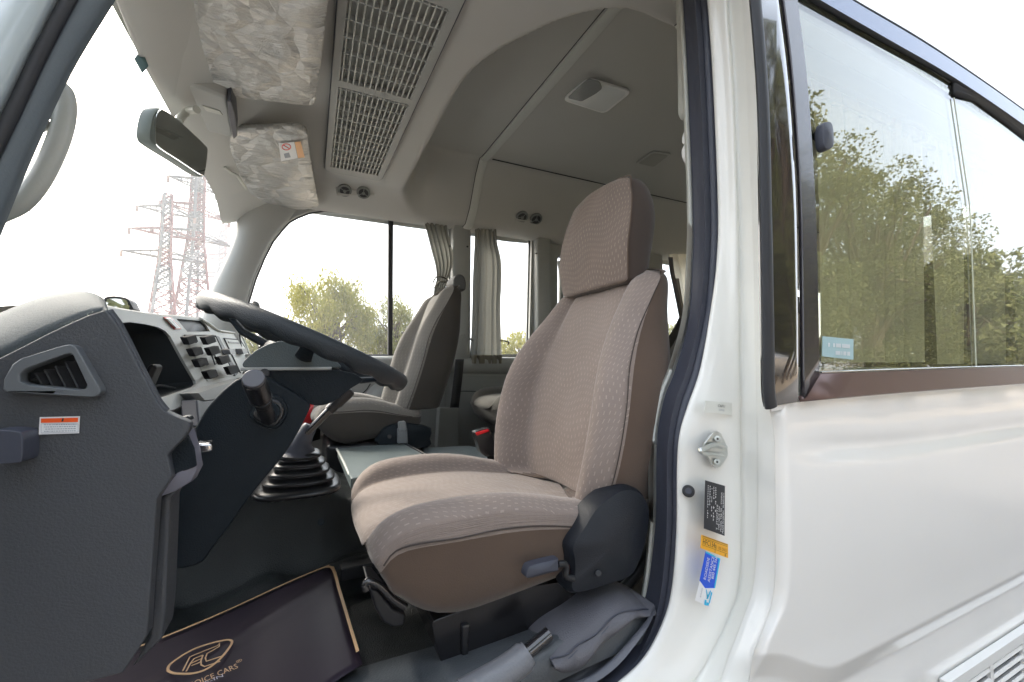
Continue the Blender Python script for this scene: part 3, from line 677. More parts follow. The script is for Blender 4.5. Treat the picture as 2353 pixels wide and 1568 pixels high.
for k in range(5):
    a = .50 - .095 * k; b = .92
    end = (.34, .22, .25, .55, .16)[k]
    while b > end:
        l = rs.uniform(.02, .06); h = rs.uniform(.02, .055)
        if rs.random() < .82:
            arab.append(([on(q, a, b), on(q, a + .022, b - .004), on(q, a + .018, b - l), on(q, a - .004, b - l)], [(0, 1, 2, 3)]))
            arab.append(([on(q, a, b - l * .4), on(q, a + h, b - l * .3), on(q, a + h, b - l * .7), on(q, a, b - l * .7)], [(0, 1, 2, 3)]))
        b -= l + .012
v_, f_ = join_geo(arab); mk('script_lines', v_, f_, stk_white, o, smooth=False)
o, q, ax, ay = sticker('refrigerant_sticker', [(1612, 1229), (1673, 1251), (1673, 1283), (1610, 1260)], stk_amb, 'amber sticker reading HFC134a USE ONLY on the door pillar', .604)
text('print', 'HFC134a', on(q, .05, .36), ax, ay, .0145, ink, o, w=ax.length * .5)
text('print', 'USE ONLY', on(q, .60, .38), ax, ay, .0085, M('brown_ink', (.25, .08, .01)), o, w=ax.length * .36)
text('print', '8', on(q, .86, .04), ax, ay, .0075, ink, o)
bars = []
for (a0, a1_, b) in ((.03, .97, .80), (.03, .97, .90), (.03, .97, .28), (.03, .97, .95)):
    bars.append(([on(q, a0, b), on(q, a1_, b), on(q, a1_, b + .02), on(q, a0, b + .02)], [(0, 1, 2, 3)]))
bars.append(([on(q, .5, .03), on(q, .51, .03), on(q, .51, .28), on(q, .5, .28)], [(0, 1, 2, 3)]))
v_, f_ = join_geo(bars); mk('ruled_lines', v_, f_, ink, o, smooth=False)
Yb = .604
q = PY([(1622, 1267), (1655, 1284), (1643, 1352), (1620, 1352), (1608, 1335)], Yb)
bs = prism('assistance_sticker', q, (0, .0008, 0), stk_blue, None, bev=0, smooth=False); tag(bs, 'blue sticker reading ROADSIDE ASSISTANCE low on the door pillar', 'sticker')
mk('cyan_border', [p + Vector((0, -.0004, 0)) for p in PY([(1622, 1267), (1655, 1284), (1654, 1287), (1621, 1270.5)], Yb)] + [p + Vector((0, -.0005, 0)) for p in PY([(1655, 1284), (1651.5, 1285), (1640, 1351), (1643, 1352)], Yb)], [(0, 1, 2, 3), (4, 5, 6, 7)], stk_cyan, bs, smooth=False)
mk('white_lower_part', PY([(1608, 1335), (1620, 1352), (1643, 1352), (1632, 1396), (1597, 1380)], Yb), [(0, 1, 2, 3, 4)], stk_white, bs, smooth=False)
dn = (P(1655, 1284, Y=Yb) - P(1643, 1352, Y=Yb)).normalized(); sd = (P(1655, 1284, Y=Yb) - P(1622, 1267, Y=Yb)).normalized()
for s, (u, v), L_ in (('ROADSIDE', (1622, 1334), 50), ('ASSISTANCE', (1631, 1339), 59), ('800 445 566', (1639.5, 1332), 52)):
    p = P(u, v, Y=Yb - .0008); text('print', s, p, dn, -sd, .0105, stk_white, bs, w=L_ * (P(1655, 1284, Y=Yb) - P(1643, 1352, Y=Yb)).length / 69)
text('print', 'Al-Futtaim', P(1611, 1374, Y=Yb - .0006), dn, -sd, .006, ink_gr, bs, w=.017)
trk = []
for poly in ([(1618, 1390), (1622, 1392), (1624, 1380), (1620, 1378)], [(1623, 1376), (1627, 1377), (1634, 1358), (1632, 1357)], [(1622, 1355), (1624, 1355), (1627, 1372), (1625, 1374)], [(1628, 1388), (1631, 1387), (1637, 1362), (1634, 1361)], [(1622, 1392), (1629, 1392), (1629, 1386), (1624, 1384)]):
    trk.append((PY(poly, Yb - .0006), [(0, 1, 2, 3)]))
v_, f_ = join_geo(trk); mk('truck_drawing', v_, f_, stk_cyan, bs, smooth=False)

# --- front end: near pillar, windscreen, front header
zp = PY([(-200, 300), (0, 495), (90, 300), (252, -5), (300, -90), (60, -90), (-120, 160)], .60)
def strip(name, L_, R_, Y, th, mat, **k):
    a, b = arc(cr(PY(L_, Y), 4), 40), arc(cr(PY(R_, Y), 4), 40)
    return sheet(name, [[p + Vector((0, th, 0)) for p in a], a, [p.lerp(q, .06) + Vector((0, -.006, 0)) for p, q in zip(a, b)], [p.lerp(q, .94) + Vector((0, -.006, 0)) for p, q in zip(a, b)], b, [p + Vector((0, th, 0)) for p in b]], mat, bus, **k)
strip('front_pillar', [(180, -90), (125, 0), (60, 130), (0, 245), (-70, 380), (-160, 560), (-260, 900), (-280, 1300)], [(300, -90), (252, 0), (205, 75), (153, 165), (80, 320), (0, 512), (-80, 720), (-130, 1000), (-130, 1500)], .60, .008, M('pillar_blue_grey', (.085, .105, .12), rough=.5, bump=(300, .2)), ang=0)
tube('pillar_gasket', cr(PY([(212, -90), (158, 0), (90, 130), (28, 262), (-50, 420)], .592), 4), .006, black_rub, bus)
strip('front_pillar_paint', [(100, -120), (-60, 60), (-220, 300), (-420, 700), (-460, 1300)], [(172, -90), (118, 0), (-6, 245), (-166, 560), (-268, 900), (-288, 1300)], .585, .03, M('pillar_outer_paint', (.42, .48, .50), rough=.35, coat=.5), ang=0)
# grab handle inside the pillar
gh = thing('assist_handle', P(60, 400, Y=.68), 'grey curved grab handle on the front pillar beside the windscreen', 'handle')
pth = cr(PY([(95, 262), (112, 215), (130, 202), (146, 216), (150, 250), (142, 298), (120, 358), (84, 424), (44, 468), (0, 490), (-40, 506)], .66), 5)
v_, f_ = g_tube(pth, .0102, 12, True, 1.0, up=(0, 1, 0)); mk('grip', v_, f_, plastic_lt, gh)
v_, f_ = g_tube([pth[0] + Vector((-.03, 0, -.03)), pth[0]], .015, 12, True, 1.0); mk('mount', v_, f_, plastic, gh)
# windscreen
wt = cr(PY([(549, 500), (547, 486), (537, 466)], YF - .02)[1:] + [P(474, 393, Y=2.15), P(403, 269, Y=1.65), P(339, 155, Y=1.36), P(319, 114, Y=1.28), P(274, 0, Y=1.12), P(225, -130, Y=.98), P(180, -260, Y=.86)], 3)
wb = []
for k, p in enumerate(wt):
    wb.append(Vector((p.x - .52 - .10 * math.sin(math.pi * k / len(wt)), p.y, CAMZ - .12)))
sheet('windscreen', [wt, [a.lerp(b, .5) + Vector((-.03, 0, 0)) for a, b in zip(wt, wb)], wb], glass_front, bus, sm=1)
tube('windscreen_gasket', wt, .006, black_rub, bus, n=6)
# front header lining from the glass edge up to the ceiling
hd = []
for k, p in enumerate(wt):
    y = p.y
    e = W(-.28 + .0 * k, min(y + .04, 2.5), 0); e.z = CAMZ + liner_z(-.20, min(y, 2.48)) + .012
    hd.append(Vector((p.x + .17, y, e.z)))
sheet('front_header', [[p + Vector((-.004, 0, .004)) for p in wt], [p.lerp(q, .15) + Vector((.0, 0, -.006)) for p, q in zip(wt, hd)], [p.lerp(q, .55) + Vector((.0, 0, -.004)) for p, q in zip(wt, hd)], hd], liner, bus, sm=2, thick=.01)
prism('toll_tag', PY([(326, 113), (310, 134), (329, 168), (342, 152)], 1.30), (-.004, .004, 0), M('tag_green_grey', (.05, .10, .10), rough=.5), bus, bev=.001, smooth=False)

# the open driver door, swung out forwards just left of the view
dd = thing('driver_door', (-.52, .52, .55), 'open white driver door swung out at the front pillar', 'door')
dr = Matrix.Rotation(R(8), 3, 'Z')
def DD(x, y, z): return Vector((-.50, .50, 0)) + dr @ Vector((x, y, z))
plate('door_shell', [DD(0, 0, .75), DD(0, -.92, .75), DD(0, -1.0, 1.5), DD(.0, -.88, 2.25), DD(0, -.25, 2.3), DD(0, 0, 1.6)], [[DD(0, -.08, 1.56), DD(0, -.92, 1.56), DD(0, -.82, 2.17), DD(0, -.28, 2.2)]], dr @ Vector((-.05, 0, 0)), paint, dd, bev=.01)
plate('door_trim', [DD(.004, -.03, .80), DD(.004, -.88, .80), DD(.004, -.92, 1.5), DD(.004, -.03, 1.5)], [], dr @ Vector((.045, 0, 0)), dash_gr, dd, bev=.01)
mk('door_glass', [DD(-.02, -.08, 1.56), DD(-.02, -.92, 1.56), DD(-.02, -.82, 2.17), DD(-.02, -.28, 2.2)], [(0, 1, 2, 3)], glass_clear, dd, smooth=False)
tube('pull_handle', cr([DD(.05, -.35, 1.3), DD(.09, -.4, 1.31), DD(.09, -.6, 1.31), DD(.05, -.65, 1.3)], 3), .012, black_pl, dd)
# ------------------------------------------------------------------ seats
seam_m = M('seam_thread', (.06, .048, .042), rough=.9)
def make_seat(name, label, yc, lean0, zc, top_z, half, head, group, fabm, sidem, near=-1, xs=.09, xb=.53, thick=.135, zskirt=-.15, cover=True, flip=1, scale=1.0):
    """xs/xb: front edge and backrest foot along the bus, zc: cushion height, half: half width"""
    s = thing(name, W(xs + .2, yc, -.53), label, 'seat', group)
    # backrest: cross sections stacked up the back
    rings = []; N = 28; H = top_z - zc
    lean = lean0
    ts = [-.03, 0, .04, .12, .25, .4, .55, .7, .82, .9, .95, .98, 1.0]
    for t in ts:
        z = zc + .0 + H * t; xf = xb + lean * (.25 * t + .75 * t * t if cover else t)
        w = half * (1.06 + .05 * math.sin(math.pi * min(t + .15, 1)) - .20 * sstep(.35, .95, t) - .10 * (1 - sstep(0, .2, t)))
        th = thick * (1 - .30 * sstep(.5, 1, t))
        edge = 0
        if t > .9: edge = (t - .9) / .1
        w *= 1 - .07 * edge ** 2; shrink = .5 * th * (1 - math.sqrt(max(0, 1 - edge ** 2))) * .85
        bol = .055 * (1 - sstep(.55, .95, t)) + .012
        ring = []
        def front(yn):
            a = abs(yn); b = bol * sstep(.48, .80, a) - (.018 * math.exp(-((a - .60) / .045) ** 2)) - .05 * sstep(.86, 1.0, a)
            return xf - b * (1 + (.35 * max(yn, 0) if cover else 0)) + .006 * math.cos(yn * 3) + shrink
        ys_ = [-.995, -.97, -.9, -.8, -.7, -.64, -.60, -.56, -.48, -.3, -.1, .1, .3, .48, .56, .60, .64, .7, .8, .9, .97, .995]
        for yn in ys_: ring.append(W(front(yn), yc + w * yn, z))
        for yn, f in ((1.0, .35), (.99, .7), (.93, .93), (.8, 1.0), (.3, 1.03), (-.3, 1.03), (-.8, 1.0), (-.93, .93), (-.99, .7), (-1.0, .35)):
            ring.append(W(xf + th * f - shrink * f, yc + w * yn, z))
        rings.append(ring)
    # roof of the backrest, closed softly
    last = rings[-1]; c = sum(last, Vector()) / len(last)
    for k, (s_, dz) in enumerate(((.9, .008), (.7, .013), (.4, .015), (.05, .016))):
        rings.append([c + (p - c) * s_ + Vector((0, 0, dz)) for p in last])
    nf = 22
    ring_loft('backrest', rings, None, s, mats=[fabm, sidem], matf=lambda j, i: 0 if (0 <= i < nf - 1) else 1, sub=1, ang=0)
    # welts between centre panel and bolsters, and along the front edge
    for yn in (-.60, .60, -.985, .985):
        pts = []
        for t, r_ in zip(ts[1:11], rings[1:11]):
            k = min(range(22), key=lambda q: abs(ys_[q] - yn)); pts.append(r_[k] + Vector((.004 if abs(yn) < .7 else .0, 0, 0)))
        tube('seam', cr(pts, 3), .0018 if abs(yn) < .7 else .0014, seam_m, s, n=6)
    # cushion: cross sections from the front edge to the back
    rings = []
    L = xb - xs + .06
    for t in (0, .015, .05, .12, .25, .4, .55, .7, .85, 1.0):
        x = xs + L * t; edge = max(0, 1 - t / .10); dr = .045 * (1 - math.sqrt(max(0, 1 - edge ** 2)))
        crown = .012 * math.sin(math.pi * min(t * 1.3, 1)) - .020 * sstep(.4, 1, t)
        bol = .038 * (1 - .65 * sstep(.35, 1, t)) * sstep(-.04, .10, t)
        w = half * (.90 + .10 * sstep(0, .15, t)) * (1 + .03 * math.sin(math.pi * t))
        ring = []
        def topz(yn):
            a = abs(yn); return zc + crown + bol * sstep(.5, .78, a) - .012 * math.exp(-((a - .60) / .05) ** 2) - .020 * sstep(.88, 1, a) - dr
        for yn in (-.995, -.97, -.9, -.8, -.7, -.64, -.60, -.56, -.48, -.3, -.1, .1, .3, .48, .56, .60, .64, .7, .8, .9, .97, .995): ring.append(W(x - .02 * math.cos(yn * 1.4) * max(edge, 0), yc + w * yn, topz(yn)))
        zb = zc + zskirt * lerp(.62, 1, min(t / .2, 1)) + .07 * max(0, t - .2); xk = x + .03 * max(0, 1 - t / .2)
        for yn, f in ((1.0, .19), (.995, .6), (.97, 1.0), (.6, 1.0), (.2, 1), (-.2, 1), (-.6, 1), (-.97, 1.0), (-.995, .6), (-1.0, .19)):
            ring.append(W(lerp(x, xk, f), yc + w * yn, lerp(topz(1), zb, f)))
        rings.append(ring)
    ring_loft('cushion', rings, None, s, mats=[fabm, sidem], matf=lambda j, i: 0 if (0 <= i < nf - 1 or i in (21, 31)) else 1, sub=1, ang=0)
    for yn in (-.60, .60, -.99, .99):
        k = min(range(22), key=lambda q: abs(ys_[q] - yn)) if abs(yn) < .9 else (31 if yn < 0 else 22); tube('seam', cr([r_[k] + Vector((0, 0, -.003 if abs(yn) < .7 else 0)) for r_ in rings[1:9]], 3), .0016, seam_m, s, n=6)
    # headrest
    if head:
        hx, hz0, hz1, hw, ht = head; hr = []
        H2 = hz1 - hz0
        for t in (0, .04, .12, .3, .5, .7, .85, .95, .985, 1.0):
            z = lerp(hz0, hz1, t)
            wf = hw * (.84 + .16 * math.sin(math.pi * (.12 + .76 * min(t * 1.05, 1)))) * (1 - .13 * sstep(.6, 1, t)) * (1 - .45 * max(0, (t - .95) / .05))
            tf = ht * (.75 + .25 * math.sin(math.pi * t)) * (1 - .25 * sstep(.8, 1, t)); xf = hx + .05 * t - .012 * math.sin(math.pi * t) + .028 * (1 - sstep(0, .3, t)) * .5
            ring = []
            for yn in (-.98, -.9, -.7, -.4, 0, .4, .7, .9, .98): ring.append(W(xf + .012 * abs(yn) ** 3, yc + wf * yn, z))
            for yn, f in ((1.0, .25), (1.0, .6), (.9, .9), (.5, 1), (0, 1.03), (-.5, 1), (-.9, .9), (-1.0, .6), (-1.0, .25)): ring.append(W(xf + tf * f, yc + wf * yn, z))
            hr.append(ring)
        ring_loft('headrest', hr, None, s, mats=[fab_head if fabm is fab else fabm, fab_head_side if fabm is fab else sidem], matf=lambda j, i: 0 if (0 <= i < 8) else 1, sub=2, ang=0)
        tube('headrest_seam', cr([r_[0] for r_ in hr[1:]], 3), .002, sidem, s, n=6)
        for dy in (-.05, .05): cyl('headrest_post', W(hx + .05, yc + dy, top_z - .03), W(hx + .055, yc + dy, hz0 + .03), .006, chrome, s)
    return s
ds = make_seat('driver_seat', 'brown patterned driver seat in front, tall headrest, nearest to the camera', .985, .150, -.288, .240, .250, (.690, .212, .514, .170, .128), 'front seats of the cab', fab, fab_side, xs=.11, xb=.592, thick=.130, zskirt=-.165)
# recliner cover, lever, seat base, slide bar of the driver seat
rc = [(1312, 1256), (1338, 1215), (1365, 1172), (1390, 1148), (1419, 1128), (1440, 1121), (1460, 1121), (1480, 1133), (1494, 1160), (1496, 1195), (1485, 1255), (1470, 1299), (1449, 1330), (1386, 1353), (1322, 1370), (1308, 1350), (1316, 1325), (1316, 1290)]
rcp = PY(rc, .700)
pillow('recliner_cover', rcp, (0, .05, 0), M('dark_grained_plastic', (.010, .013, .019), rough=.42, bump=(600, .4), spec=.35), ds, bulge=.020, rings=5, sm=3)
cyl('cover_screw', P(1375, 1318, Y=.682), P(1375, 1318, Y=.690), .006, black_pl, ds)
lev = PY([(1208, 1322), (1213, 1306), (1226, 1298), (1280, 1285), (1284, 1290), (1285, 1309), (1276, 1314), (1220, 1329), (1210, 1328)], .688)
pillow('recline_lever', lev, (0, .018, 0), rubber, ds, bulge=.006, sm=2)
tube('lever_arm', cr(PY([(1282, 1297), (1296, 1296), (1302, 1306), (1300, 1324), (1318, 1330)], .70), 4), .006, black_pl, ds)
tube('spring_coil', [P(1305 + 4 * math.cos(a * 1.2), 1300 + a * 1.1, Y=.712 + .004 * math.sin(a * 1.2)) for a in range(24)], .0016, M('spring_brown', (.15, .06, .03), rough=.4, metal=.6), ds, n=6)
bp_ = PY([(992, 1428), (1003, 1490), (1013, 1524), (1024, 1529), (1062, 1529), (1100, 1515), (1160, 1490), (1215, 1462), (1310, 1400), (1360, 1368), (1330, 1330), (1200, 1350)], .765)
prism('seat_base', rounded(bp_, .01), (0, .40, 0), M('black_base_cover', (.010, .010, .012), rough=.22, bump=(9, .5, 3)), ds, bev=.012, seg=3)
prism('base_rib', PY([(1062, 1440), (1082, 1435), (1076, 1480), (1078, 1518), (1066, 1524), (1062, 1490)], .756), (0, .012, 0), black_pl, ds, bev=.004)
prism('seat_frame_arm', PY([(846, 1352), (870, 1356), (905, 1400), (933, 1412), (931, 1440), (905, 1446), (880, 1432), (862, 1400)], .80), (0, .10, 0), black_pl, ds, bev=.006)
tube('slide_bar', cr(PY([(932, 1395), (900, 1375), (880, 1352), (862, 1340), (846, 1336), (838, 1344), (843, 1356)], .78) , 4), .006, M('glossy_black_bar', (.01, .01, .012), rough=.12, coat=1), ds)
tube('rear_frame_bar', cr(PY([(1400, 1370), (1440, 1345), (1475, 1300), (1500, 1250)], .80), 4), .012, black_pl, ds)
box('seat_rail', W(.50, .84, -.50), (.40, .04, .03), black_pl, ds)
box('seat_rail', W(.36, 1.16, -.50), (.55, .04, .03), black_pl, ds)

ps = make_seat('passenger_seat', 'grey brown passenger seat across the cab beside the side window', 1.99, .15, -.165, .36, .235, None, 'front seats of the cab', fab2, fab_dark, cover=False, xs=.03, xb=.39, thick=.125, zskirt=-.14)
hd_ = PY([(1042, 652), (1043, 640), (1050, 630), (1060, 629), (1069, 636), (1072, 650), (1071, 668), (1045, 668)], 1.82)
prism('headrest', hd_, (0, .12, 0), M('grey_headrest_vinyl', (.07, .07, .068), rough=.6), ps, bev=.012, seg=3)
cv = [(872, 1000), (884, 984), (905, 975), (930, 973), (960, 976), (993, 985), (990, 1010), (984, 1030), (872, 1030)]
pillow('hinge_cover', PY(cv, 1.735), (0, .05, 0), teal_blk, ps, bulge=.015, sm=2)
cyl('cover_screw', P(895, 1004, Y=1.72), P(895, 1004, Y=1.73), .008, black_pl, ps)
box('seat_base', W(.27, 1.99, -.42), (.40, .38, .25), black_pl, ps, bev=.02)
prism('buckle_stalk', PY([(914, 985), (936, 983), (938, 1020), (914, 1020)], 1.70), (0, .02, 0), M('grey_buckle', (.17, .18, .19), rough=.4), ps, bev=.004)
prism('belt_buckle', PY([(916, 970), (932, 968), (936, 985), (930, 992), (917, 990)], 1.695), (0, .025, 0), M('grey_buckle_head', (.22, .23, .23), rough=.35), ps, bev=.005)

# driver's buckle
bk = thing('belt_buckle', P(1140, 1078, Y=1.30), 'black seat belt buckle with red button beside the driver seat', 'buckle')
prism('housing', rounded(PY([(1090, 993), (1125, 983), (1146, 1045), (1118, 1051), (1104, 1040)], 1.27), .006), (0, .03, 0), M('buckle_black', (.018, .018, .02), rough=.25, coat=.4), bk, bev=.004)
prism('release_button', PY([(1093, 995), (1122, 986), (1125, 992), (1096, 1002)], 1.266), (0, .025, 0), M('buckle_red', (.80, .012, .02), rough=.3), bk, bev=.002)
tube('stalk', cr(PY([(1128, 1046), (1134, 1064), (1150, 1074), (1168, 1080)], 1.29), 4), .010, black_pl, bk, flat=1.4)
# seats further back
def rear_seat(name, label, xs, yc, zc, zt, half, hd):
    return make_seat(name, label, yc, .16, zc, zt, half, hd, 'passenger seats behind the cab', fab_row2, fab_dark, cover=False, xs=xs, xb=xs + .50, thick=.11, zskirt=-.18)
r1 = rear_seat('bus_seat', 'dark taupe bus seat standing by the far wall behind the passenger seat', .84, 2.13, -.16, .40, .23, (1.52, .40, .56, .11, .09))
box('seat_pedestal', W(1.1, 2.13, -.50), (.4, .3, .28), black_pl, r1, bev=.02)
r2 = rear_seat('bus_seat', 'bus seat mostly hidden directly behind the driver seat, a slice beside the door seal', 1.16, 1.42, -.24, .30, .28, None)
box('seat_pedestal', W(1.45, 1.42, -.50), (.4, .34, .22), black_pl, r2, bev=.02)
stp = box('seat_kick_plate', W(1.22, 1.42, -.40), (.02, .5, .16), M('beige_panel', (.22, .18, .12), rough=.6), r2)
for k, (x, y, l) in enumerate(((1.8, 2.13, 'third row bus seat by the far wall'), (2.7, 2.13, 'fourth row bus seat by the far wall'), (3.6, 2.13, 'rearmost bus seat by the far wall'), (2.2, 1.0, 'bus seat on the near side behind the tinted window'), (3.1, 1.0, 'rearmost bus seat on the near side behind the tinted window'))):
    def cp(o, par=None):
        c = o.copy(); COL.objects.link(c); c.parent = par
        for ch in o.children: cp(ch, c)
        return c
    c = cp(r1); c.location = r1.location + Vector((x - .84, y - 2.13, 0)); c['label'] = l

# ------------------------------------------------------------------ engine cover between the seats
ec = thing('engine_cover', W(.35, 1.45, -.34), 'embossed grey engine cover plates between the two front seats', 'cover')
def zplate(name, q, z, th, mat, par, bev=.006):
    pp = [P(u, v, Z=z) for u, v in q]
    for p in pp: p.y = max(p.y, 1.25)
    return prism(name, rounded(pp, .015), (0, 0, -th), mat, par, bev=bev)
zplate('cover_plate', [(775, 1031), (928, 1018), (990, 1052), (1000, 1060), (806, 1100)], -.30, .03, deck, ec)
zplate('cover_plate', [(968, 1029), (1080, 1024), (1105, 1030), (1172, 1080), (1182, 1098), (1000, 1078), (985, 1050)], -.335, .03, deck, ec)
tube('cover_seam', [P(928, 1018, Z=-.298), P(980, 1046, Z=-.298)], .004, black_rub, ec)
tube('front_edge_strip', [P(774, 1032, Z=-.30), P(790, 1063, Z=-.30), P(803, 1092, Z=-.305)], .004, plastic_lt, ec, n=8)
box('cover_body', W(.54, 1.53, -.455), (.74, .46, .22), vinyl, ec, bev=.02)
cyl('snap_button', P(738, 1200, Y=1.075), P(738, 1200, Y=1.10), .008, teal_blk, ec)

# ------------------------------------------------------------------ dashboard
da = thing('dashboard', W(-.3, 1.2, -.5), 'moulded grey dashboard with instrument nacelle running across the cab', 'dashboard')
ridge = [(-120, 865), (0, 822), (50, 797), (100, 771), (150, 747), (200, 725), (240, 712), (248, 716)]
right = [(248, 716), (262, 735), (275, 755), (319, 842), (350, 902), (363, 925), (380, 946), (400, 956), (430, 969), (437, 976), (433, 990), (420, 1010), (390, 1040), (385, 1048), (396, 1096), (361, 1147), (346, 1346), (339, 1460), (282, 1548), (198, 1570), (0, 1620), (-120, 1640)]
sp_o = PY(ridge[:-1] + right, .62)
vent_o = [(6, 895), (8, 872), (28, 837), (45, 825), (145, 794), (160, 791), (174, 796), (230, 892), (231, 902), (222, 911), (200, 914), (22, 903), (10, 902)]
vent_i = [(46, 878), (45, 860), (60, 848), (148, 815), (162, 813), (168, 818), (199, 884), (197, 894), (186, 896), (62, 884)]
plate('side_panel', sp_o, [PY(vent_i, .62)], (0, .02, 0), dash_gr, da, bev=.006, seg=3)
prism('panel_backing', PY([(-110, 880), (200, 740), (240, 730), (330, 920), (380, 960), (370, 1130), (330, 1450), (270, 1530), (-110, 1600)], .66), (0, .03, 0), dash_dk, da, bev=0)
# top cover rolls from the ridge over to the silhouette
r0 = cr(PY([(a, b + 0) for a, b in ridge], .622), 3)
sil = [(-120, 790), (0, 737), (50, 716), (101, 699), (150, 688), (190, 685), (225, 692), (247, 705)]
r3 = cr(PY(sil, .90), 3)
rr2 = []
for t, h in ((0, 0), (.04, .010), (.12, .020), (.3, .030), (.55, .028), (.8, .014), (1, 0)):
    rr2.append([a.lerp(b, t) + Vector((0, 0, h * (1 - (k / (len(r0) - 1)) ** 3))) for k, (a, b) in enumerate(zip(r0, r3))])
rr2.append([p + Vector((-.02, .03, -.08)) for p in r3])
sheet('top_cover', rr2, M('dash_top_grey', (.06, .072, .078), rough=.75, spec=.2, bump=(420, .35)), da, sm=1, ang=0, thick=.006)
# near edge lip of the face (bright line beside the cubby)
tube('edge_lip', cr(PY([(248, 716), (262, 735), (275, 755), (319, 842), (350, 902), (363, 925), (380, 946)], .628), 3), .005, dash_gr, da, n=8)
# side vent
vo = plate('side_vent', PY(vent_o, .606), [PY(vent_i, .606)], (0, .0155, 0), M('vent_frame_grey', (.11, .12, .13), rough=.4), da, bev=.005, seg=3)
for (a, b) in (((76, 858), (94, 885)), ((98, 850), (118, 888)), ((122, 842), (148, 892)), ((146, 832), (177, 895))):
    q = PY([a, (a[0] + 5, a[1] - 2), (b[0] + 5, b[1] - 1), b], .628); prism('vent_blade', q, (.008, .022, 0), dash_gr, vo, bev=.001)
for (a, b) in (((70, 874), (190, 846)), ((110, 890), (192, 868))):
    q = PY([a, b, (b[0], b[1] + 2.5), (a[0], a[1] + 2.5)], .64); prism('vent_blade', q, (0, .014, .004), dash_gr, vo, bev=0)
# warning label
lq = PY([(91, 959), (183, 957), (181, 996), (89, 999)], .6175)
ws = prism('warning_label', lq, (0, .001, 0), stk_white, da, bev=0, smooth=False)
mk('orange_band', [p + Vector((0, -.0006, 0)) for p in PY([(95, 962), (180, 960), (179.5, 970), (94.5, 972)], .6175)], [(0, 1, 2, 3)], stk_org, ws, smooth=False)
rs = random.Random(8); ln = []
for k, v in enumerate((976, 981, 986, 991)):
    u = 98 + rs.random() * 12
    while u < 174:
        w = rs.uniform(2, 6); ln.append((PY([(u, v - .02 * (u - 90)), (u + w, v - .02 * (u - 90)), (u + w, v + 1.6 - .02 * (u - 90)), (u, v + 1.6 - .02 * (u - 90))], .6168), [(0, 1, 2, 3)])); u += w + 1.6
for (a, b, c, d) in ((94, 974, 179, 974), (94, 974, 94, 995), (94, 995, 179, 993), (179, 974, 179, 993)):
    dx, dy = (0, .8) if a != c else (.8, 0)
    ln.append((PY([(a, b), (c, d), (c + dx, d + dy), (a + dx, b + dy)], .6168), [(0, 1, 2, 3)]))
v_, f_ = join_geo(ln); mk('label_print', v_, f_, ink_gr, ws, smooth=False)
tri = (PY([(141, 969), (145, 969), (147, 961.5), (143, 961.5)], .6166), [(0, 1, 2, 3)]); mk('warning_mark', tri[0], tri[1], ink, ws, smooth=False)
hb = prism('side_knob', rounded(PY([(-40, 988), (44, 990), (52, 1000), (52, 1058), (42, 1066), (-40, 1068)], .59), .01), (0, .03, 0), rubber, da, bev=.006, seg=3)
prism('inner_edge', PY([(384, 1046), (400, 1090), (366, 1150), (350, 1346), (343, 1462), (300, 1540), (372, 1470), (380, 1400), (390, 1148), (450, 1085), (436, 1050), (430, 990)], .66), (0, .05, 0), dash_gr, da, bev=.004)
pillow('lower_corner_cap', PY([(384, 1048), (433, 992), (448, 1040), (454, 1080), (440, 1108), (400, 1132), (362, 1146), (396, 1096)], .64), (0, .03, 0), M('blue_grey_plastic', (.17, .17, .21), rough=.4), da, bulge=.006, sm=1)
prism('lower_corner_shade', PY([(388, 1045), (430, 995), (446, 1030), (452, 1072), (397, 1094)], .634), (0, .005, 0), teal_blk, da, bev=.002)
# instrument face: a sloping plane with its openings
FP = (1, 0, .42, -.262 + .42 * CAMZ)
def PF(l, d=0): 
    a, b, c, dd = FP; return [P(u, v, pl=(a, b, c, dd + d)) for u, v in l]
fo = [(243, 705), (262, 708), (300, 716), (340, 722), (376, 726), (430, 729), (463, 734), (480, 745), (497, 759), (520, 764), (545, 767), (556, 774), (566, 795), (577, 820), (585, 850), (575, 880), (552, 868), (500, 880), (455, 900), (452, 912), (430, 918), (415, 935), (400, 942), (380, 945), (366, 931), (319, 842), (275, 752)]
cub = [(275, 746), (284, 742), (300, 741), (336, 746), (365, 753), (380, 761), (392, 774), (420, 826), (449, 876), (451, 884), (445, 890), (366, 918)]
scr = [(406, 733), (463, 738), (474, 748), (483, 762), (431, 763)]
plate('instrument_face', PF(fo), [PF(cub), PF(scr)], (-.006, 0, 0), plastic_lt, da, bev=.002)
def recess(name, loop, depth, mat, par):
    a = PF(loop, -.001); b = [p + Vector((-depth, 0, -depth * .15)) for p in a]; c = sum(b, Vector()) / len(b); b = [c + (p - c) * .93 for p in b]; n = len(a)
    return mk(name, a + b, [(i, (i + 1) % n, (i + 1) % n + n, i + n) for i in range(n)] + [tuple(range(n, 2 * n))], mat, par, ang=50)
recess('cubby_liner', cub, .12, M('cubby_dark', (.03, .038, .042), rough=.5), da); recess('screen_glass', scr, .008, M('screen_black', (.006, .007, .008), rough=.45, spec=.3), da)
cu = box('coin_holder', P(346, 870, pl=(1, 0, .42, FP[3] - .03)), (.015, .05, .06), black_pl, da, rot=Matrix.Rotation(.3, 3, 'Y'), bev=.008)
tube('loose_cable', cr([p + Vector((-.03, 0, 0)) for p in PF([(362, 905), (375, 898), (395, 890), (410, 885), (440, 892)])], 4), .002, black_pl, da, n=6)
prism('hazard_switch', PF([(379, 729), (394, 729), (419, 757), (404, 758)], .004), (-.012, 0, 0), red_m, da, bev=.002)
prism('hazard_switch_face', PF([(383, 732), (393, 731), (415, 754), (406, 755)], .007), (-.004, 0, 0), white_pl, da, bev=.001)
